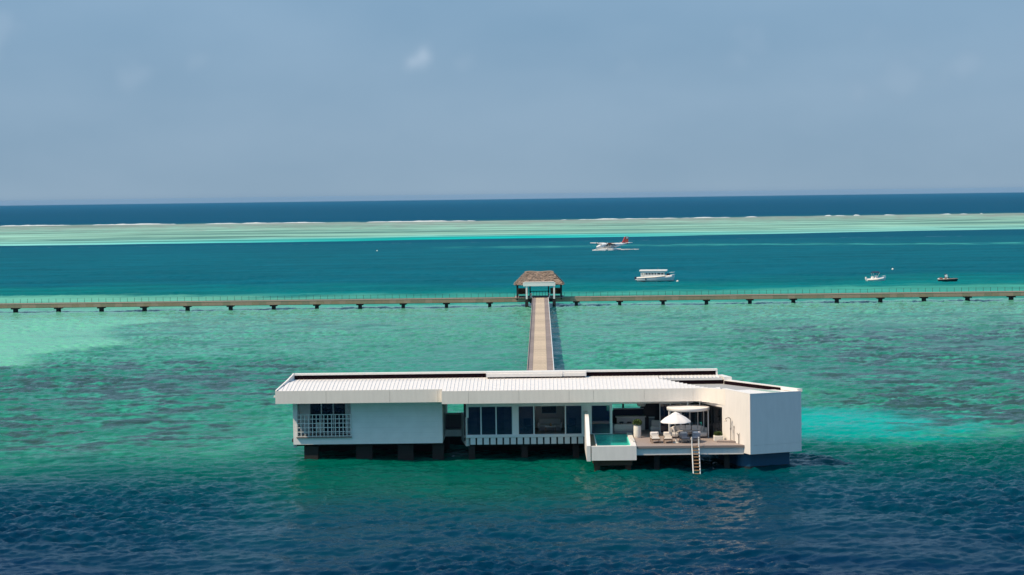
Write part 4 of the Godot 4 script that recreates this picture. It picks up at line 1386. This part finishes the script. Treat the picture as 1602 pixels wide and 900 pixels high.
func make_boats() -> void:
	# ---- passenger launch, bow to the right
	var t := thing("passenger_launch", "white cabin launch with long roof and row of windows, moored behind the jetty", "boat", Vector3(27.0, 0, -303), -0.12)
	part("hull", hull([[-4.35, 1.15, 1.0, -0.35, 0.95, -0.05], [-3.0, 1.42, 1.25, -0.45, 1.0, 0.0], [0.0, 1.52, 1.3, -0.5, 1.15, 0.0], [2.2, 1.38, 0.95, -0.5, 1.35, 0.1], [3.6, 0.82, 0.4, -0.4, 1.52, 0.3], [4.2, 0.12, 0.04, -0.15, 1.68, 0.45]]), M.boat_white, t)
	part("waterline_stripe", hull([[-4.37, 1.03, 1.03, -0.36, 0.14, 0.0], [-3.0, 1.29, 1.28, -0.46, 0.14, 0.0], [0.0, 1.35, 1.33, -0.51, 0.14, 0.0], [2.2, 1.03, 0.99, -0.51, 0.14, 0.0], [3.65, 0.5, 0.43, -0.4, 0.14, 0.0], [4.25, 0.1, 0.06, -0.15, 0.14, 0.0]]), M.antifoul, t)
	part("rubbing_strake", band([[-4.4, 1.17, 0.74, 0.84], [-3.0, 1.46, 0.78, 0.88], [0.0, 1.57, 0.94, 1.04], [2.2, 1.42, 1.18, 1.28], [3.7, 0.84, 1.4, 1.5], [4.55, 0.1, 1.6, 1.7]]), M.boat_grey, t)
	var cab := Shape.new()
	for seg in [[-3.35, -3.15], [-2.45, -2.3], [-1.75, -1.6], [-1.05, -0.9], [-0.35, -0.2], [0.25, 0.45], [1.25, 1.37], [2.0, 2.12]]:
		for z in [-1.2, 1.2]:
			cab.span(seg[0], seg[1], 1.35, 2.25, z - 0.05, z + 0.05)
	for z in [-1.2, 1.2]:
		cab.span(-3.35, 2.3, 0.75, 1.6, z - 0.06, z + 0.06)
		cab.span(-3.35, 2.3, 1.98, 2.35, z - 0.055, z + 0.055)
	cab.span(-3.4, -3.35, 0.75, 2.3, -1.2, 1.2)
	cab.span(2.2, 2.3, 0.95, 1.6, -1.2, 1.2)
	var cabin := part("cabin", cab, M.boat_white, t)
	for seg in [[-3.15, -2.45], [-2.3, -1.75], [-1.6, -1.05], [-0.9, -0.35], [-0.2, 0.25], [0.45, 1.25], [1.37, 2.0]]:
		for z in [-1.2, 1.2]:
			part("window", Shape.new().span(seg[0], seg[1], 1.6, 2.12, z - 0.012, z + 0.012), M.glass, cabin)
	part("windscreen", Shape.new().side_prism([[-1.15, 1.4], [1.15, 1.4], [1.1, 2.2], [-1.1, 2.2]], 2.22, 2.26), M.glass, cabin)
	part("interior", Shape.new().span(-3.2, 2.1, 0.6, 1.25, -1.1, 1.1), M.navy, t)
	part("roof", Shape.new().soft_box(Vector3(-0.42, 2.5, 0), Vector3(6.6, 0.44, 2.85), 0.18), M.boat_white, t)
	part("roof_light", Shape.new().soft_box(Vector3(-1.9, 2.68, 0), Vector3(0.5, 0.18, 0.4), 0.06), M.boat_white, t)
	part("mast", Shape.new().tube([Vector3(0.6, 2.55, 0), Vector3(0.6, 3.3, 0)], 0.025, 6), M.steel, t)
	part("foredeck", Shape.new().prism([[2.3, -1.2], [2.3, 1.2], [3.4, 0.8], [4.35, 0.1], [4.35, -0.1], [3.4, -0.8]], 1.36, 1.44), M.boat_white, t)
	part("bow_locker", Shape.new().soft_box(Vector3(3.0, 1.6, 0), Vector3(0.8, 0.4, 0.8), 0.08), M.navy, t)
	part("pulpit", Shape.new().tube([Vector3(2.6, 1.35, 1.1), Vector3(2.7, 1.9, 1.1), Vector3(4.55, 2.15, 0.15), Vector3(4.55, 2.15, -0.15), Vector3(2.7, 1.9, -1.1), Vector3(2.6, 1.35, -1.1)], 0.03, 6), M.boat_white, t)
	for z in [-0.9, 0.9]:
		part("fender", Shape.new().lathe(Vector3(-2.2, 0.3, z * 1.68), [[0.03, 0.0], [0.12, 0.08], [0.12, 0.45], [0.03, 0.55]], 10), M.navy, t)
	part("stern_platform", Shape.new().span(-4.75, -4.3, 0.38, 0.48, -1.0, 1.0), M.boat_white, t)
	part("door", Shape.new().span(-3.0, -2.55, 0.8, 2.08, 1.262, 1.275), M.pot, t)
	part("outboard_motor", Shape.new().soft_box(Vector3(-4.75, 0.75, 0), Vector3(0.4, 0.6, 0.4), 0.1), M.navy, t)

	# ---- small white sport boat with navy bimini
	t = thing("sport_boat", "small white open motorboat with dark blue sunshade, moored behind the jetty", "boat", Vector3(76.7, 0, -290), 0.1)
	part("hull", hull([[-2.15, 0.85, 0.75, -0.3, 0.55, -0.1], [-1.2, 0.95, 0.85, -0.35, 0.58, 0.0], [0.3, 0.98, 0.8, -0.35, 0.7, 0.05], [1.5, 0.65, 0.4, -0.3, 0.9, 0.15], [2.1, 0.12, 0.05, -0.1, 1.02, 0.25]]), M.boat_white, t)
	part("side_stripe", band([[-2.1, 0.9, 0.25, 0.36], [-1.2, 0.955, 0.27, 0.38], [0.3, 0.93, 0.33, 0.44], [1.4, 0.62, 0.46, 0.55]]), M.pot, t)
	part("console", Shape.new().soft_box(Vector3(0.1, 0.95, 0), Vector3(0.5, 0.75, 0.6), 0.08), M.boat_white, t)
	part("seat", Shape.new().soft_box(Vector3(-0.8, 0.8, 0), Vector3(0.5, 0.45, 1.2), 0.08), M.boat_white, t)
	part("windscreen", Shape.new().box(Vector3(0.32, 1.42, 0), Vector3(0.03, 0.35, 0.55), Basis(Vector3.BACK, 0.35)), M.glass, t)
	var arch := []
	for k in 9:
		var a := PI * k / 8.0
		arch.append([cos(a) * 0.85, 1.95 + sin(a) * 0.28])
	var canopy := []
	for x in [-1.0, -0.85, 0.55, 0.7]:
		var ring: Array[Vector3] = []
		var low := 0.12 if absf(x + 0.15) > 0.8 else 0.0
		for p in arch:
			ring.append(Vector3(x, p[1] - low, p[0]))
		canopy.append(ring)
	part("sunshade", Shape.new().loft(canopy, false, false), M.navy, t)
	for x in [-0.95, 0.62]:
		for z in [-0.85, 0.85]:
			part("shade_pole", Shape.new().tube([Vector3(-0.2 + x * 0.2, 0.6, z), Vector3(x, 1.95, z)], 0.022, 6), M.boat_white, t)
	part("outboard_motor", Shape.new().soft_box(Vector3(-2.35, 0.65, 0), Vector3(0.35, 0.65, 0.35), 0.1), M.boat_white, t)
	part("bow_rail", Shape.new().tube([Vector3(0.9, 0.75, 0.7), Vector3(1.0, 1.05, 0.7), Vector3(2.2, 1.25, 0.08), Vector3(2.2, 1.25, -0.08), Vector3(1.0, 1.05, -0.7), Vector3(0.9, 0.75, -0.7)], 0.02, 6), M.frame, t)

	# ---- dark runabout with a tower
	t = thing("tow_boat", "small dark hulled runabout with grey tower, moored behind the jetty at far right", "boat", Vector3(92.2, 0, -286), -0.05)
	part("hull", hull([[-2.1, 0.8, 0.75, -0.25, 0.42, -0.05], [-1.0, 0.95, 0.85, -0.3, 0.45, 0.0], [0.4, 0.95, 0.8, -0.3, 0.5, 0.0], [1.5, 0.6, 0.4, -0.25, 0.55, 0.1], [2.15, 0.1, 0.05, -0.05, 0.55, 0.2]]), M.antifoul, t)
	part("gunwale", band([[-2.15, 0.85, 0.42, 0.5], [-1.0, 1.0, 0.44, 0.52], [0.4, 0.99, 0.5, 0.57], [1.5, 0.63, 0.55, 0.61], [2.35, 0.06, 0.56, 0.6]]), M.pot, t)
	part("bow_cover", Shape.new().prism([[0.3, -0.85], [0.3, 0.85], [1.4, 0.55], [2.2, 0.06], [2.2, -0.06], [1.4, -0.55]], 0.58, 0.66), M.navy, t)
	part("windscreen", Shape.new().box(Vector3(0.2, 0.82, 0), Vector3(0.04, 0.45, 1.5), Basis(Vector3.BACK, 0.55)), M.black_frame, t)
	part("stern_seat", Shape.new().soft_box(Vector3(-1.5, 0.62, 0), Vector3(0.7, 0.3, 1.4), 0.08), M.brown_stripe, t)
	part("stern_pad", Shape.new().soft_box(Vector3(-2.0, 0.56, 0), Vector3(0.3, 0.12, 1.3), 0.04), M.boat_white, t)
	part("seat", Shape.new().soft_box(Vector3(-0.5, 0.66, 0.4), Vector3(0.5, 0.5, 0.5), 0.08), M.brown_stripe, t)
	for z in [-0.8, 0.8]:
		part("tower_leg", Shape.new().tube([Vector3(-0.1, 0.5, z), Vector3(-0.5, 1.5, z * 0.85)], 0.05, 6), M.frame, t)
	part("tower_top", Shape.new().soft_box(Vector3(-0.5, 1.52, 0), Vector3(0.5, 0.1, 1.5), 0.04), M.navy, t)
	part("tower_panel", Shape.new().box(Vector3(-0.42, 1.2, 0.8), Vector3(0.6, 0.55, 0.04), Basis(Vector3.BACK, 0.3)), M.frame, t)

	buoy("white mooring buoy just right of the cabin launch's bow", Vector3(31.9, 0, -298.7))
	buoy("white mooring buoy above right of the open motorboat", Vector3(91.8, 0, -351.6))
	buoy("white mooring buoy alone in the deep lagoon on the left", Vector3(-62.3, 0, -578.6))
	make_seaplane()


func make_seaplane() -> void:
	# nose towards -x before turning; twin engined high wing floatplane
	var t := thing("seaplane", "white twin engined seaplane with red tail taxiing on floats across the lagoon", "seaplane", Vector3(25.6, 0, -557), 0.6)
	t.scale = Vector3(1.05, 0.84, 1.05)
	var rings := []
	for st in [[-6.0, 0.1, 1.95, 0.1], [-5.7, 0.4, 1.98, 0.42], [-4.9, 0.65, 2.1, 0.7], [-4.0, 0.8, 2.3, 0.98], [-3.2, 0.82, 2.4, 1.1], [1.5, 0.82, 2.45, 1.1], [4.0, 0.55, 2.75, 0.75], [6.4, 0.2, 3.1, 0.35], [7.2, 0.06, 3.2, 0.15]]:
		var ring: Array[Vector3] = []
		for k in 16:
			var a := TAU * k / 16
			var cc := cos(a)
			var ss := sin(a)
			ring.append(Vector3(st[0], st[2] + signf(ss) * pow(absf(ss), 0.75) * st[3], signf(cc) * pow(absf(cc), 0.75) * st[1]))
		rings.append(ring)
	var body := part("fuselage", Shape.new().loft(rings, true, true), M.boat_white, t)
	for z in [-0.79, 0.79]:
		for k in 6:
			part("window", Shape.new().soft_box(Vector3(-2.4 + k * 0.75, 2.62, z), Vector3(0.42, 0.42, 0.06), 0.02), M.black_frame, body)
		part("stripe", Shape.new().span(-3.4, 2.2, 2.2, 2.36, z * 1.02 - 0.02, z * 1.02 + 0.02), M.brown_stripe, body)
	part("cockpit_window", Shape.new().soft_box(Vector3(-4.15, 2.82, 0), Vector3(0.9, 0.5, 1.36), 0.15), M.black_frame, body)
	# high wing
	var wing := Shape.new()
	wing.soft_box(Vector3(-0.9, 3.45, 0), Vector3(1.9, 0.24, 19.2), 0.1)
	var w := part("wing", wing, M.boat_white, t)
	for z in [-2.9, 2.9]:
		var nac := Shape.new()
		var rr := []
		for st in [[-3.4, 0.16], [-3.2, 0.32], [-2.4, 0.42], [-0.6, 0.38], [0.4, 0.1]]:
			var ring: Array[Vector3] = []
			for k in 12:
				var a := TAU * k / 12
				ring.append(Vector3(st[0], 3.3 + sin(a) * st[1], z + cos(a) * st[1]))
			rr.append(ring)
		part("engine", nac.loft(rr, true, true), M.brown_stripe if z > 0 else M.boat_white, w)
		for k in 3:
			var a := TAU * k / 3 + 0.4
			part("propeller_blade", Shape.new().box(Vector3(-3.5, 3.3 + sin(a) * 0.65, z + cos(a) * 0.65), Vector3(0.05, 1.25, 0.16), Basis(Vector3.RIGHT, PI / 2 - a)), M.black_frame, w)
		part("wing_strut", Shape.new().tube([Vector3(-0.9, 1.9, signf(z) * 0.8), Vector3(-0.9, 3.36, signf(z) * 3.2)], 0.08, 6), M.boat_white, t)
	# tail
	var fin := Shape.new()
	fin.prism([[4.6, 3.2], [5.5, 4.1], [6.4, 6.2], [7.9, 6.2], [7.75, 3.1], [6.2, 2.8]], -0.11, 0.11)
	for k in fin.v.size():
		fin.v[k] = Vector3(fin.v[k].x, fin.v[k].z, -fin.v[k].y)
		fin.n[k] = Vector3(fin.n[k].x, fin.n[k].z, -fin.n[k].y)
	part("tail_fin", fin, M.red, t)
	part("fin_patch", Shape.new().span(6.5, 7.2, 4.2, 5.6, -0.125, 0.125), M.orange, t)
	part("fin_patch", Shape.new().span(6.9, 7.7, 5.3, 6.0, -0.13, 0.13), M.boat_white, t)
	part("tailplane", Shape.new().soft_box(Vector3(7.0, 3.55, 0), Vector3(1.2, 0.14, 6.2), 0.06), M.boat_white, t)
	part("tail_cone", Shape.new().lathe(Vector3(6.5, 2.85, 0), [[0.05, 0.0], [0.34, 0.1], [0.34, 0.5], [0.1, 0.7]], 12), M.red, t)
	# floats
	for z in [-1.45, 1.45]:
		var rf := []
		for st in [[-5.4, 0.06, 0.45, 0.1], [-4.8, 0.3, 0.35, 0.28], [-3.0, 0.42, 0.25, 0.42], [0.6, 0.4, 0.25, 0.42], [3.6, 0.1, 0.42, 0.14]]:
			var ring: Array[Vector3] = []
			for k in 12:
				var a := TAU * k / 12
				ring.append(Vector3(st[0], st[2] + sin(a) * st[3], z + cos(a) * st[1]))
			rf.append(ring)
		part("float", Shape.new().loft(rf, true, true), M.boat_white, t)
		for x in [-3.2, 0.6]:
			part("float_strut", Shape.new().tube([Vector3(x, 0.6, z), Vector3(x + 0.3, 1.7, signf(z) * 0.7)], 0.07, 6), M.steel, t)
	# the hull rides low on its floats
	for child in t.get_children():
		if not String(child.name).begins_with("float"):
			child.position.y -= 0.55
	var s := Shape.new()
	for k in 110:
		var q := rng.randf()
		var x: float = lerp(20.0, 36.0, q)
		var z: float = -556.0 + rng.randfn() * lerp(1.6, 0.6, q) - (q - 0.4) * 4.0
		var r := rng.randf_range(0.2, 0.8) * (1.1 - q * 0.8)
		s.soft_box(Vector3(x, 0.0, z), Vector3(r * 3.0, 0.3 + r * 0.25, r * 1.6), r * 0.3)
	var o := part("wake_foam", s, M.foam, self)
	o.set_meta("kind", "stuff")
	o.set_meta("label", "white wake foam trailing round the floats of the seaplane")
	o.set_meta("category", "foam")
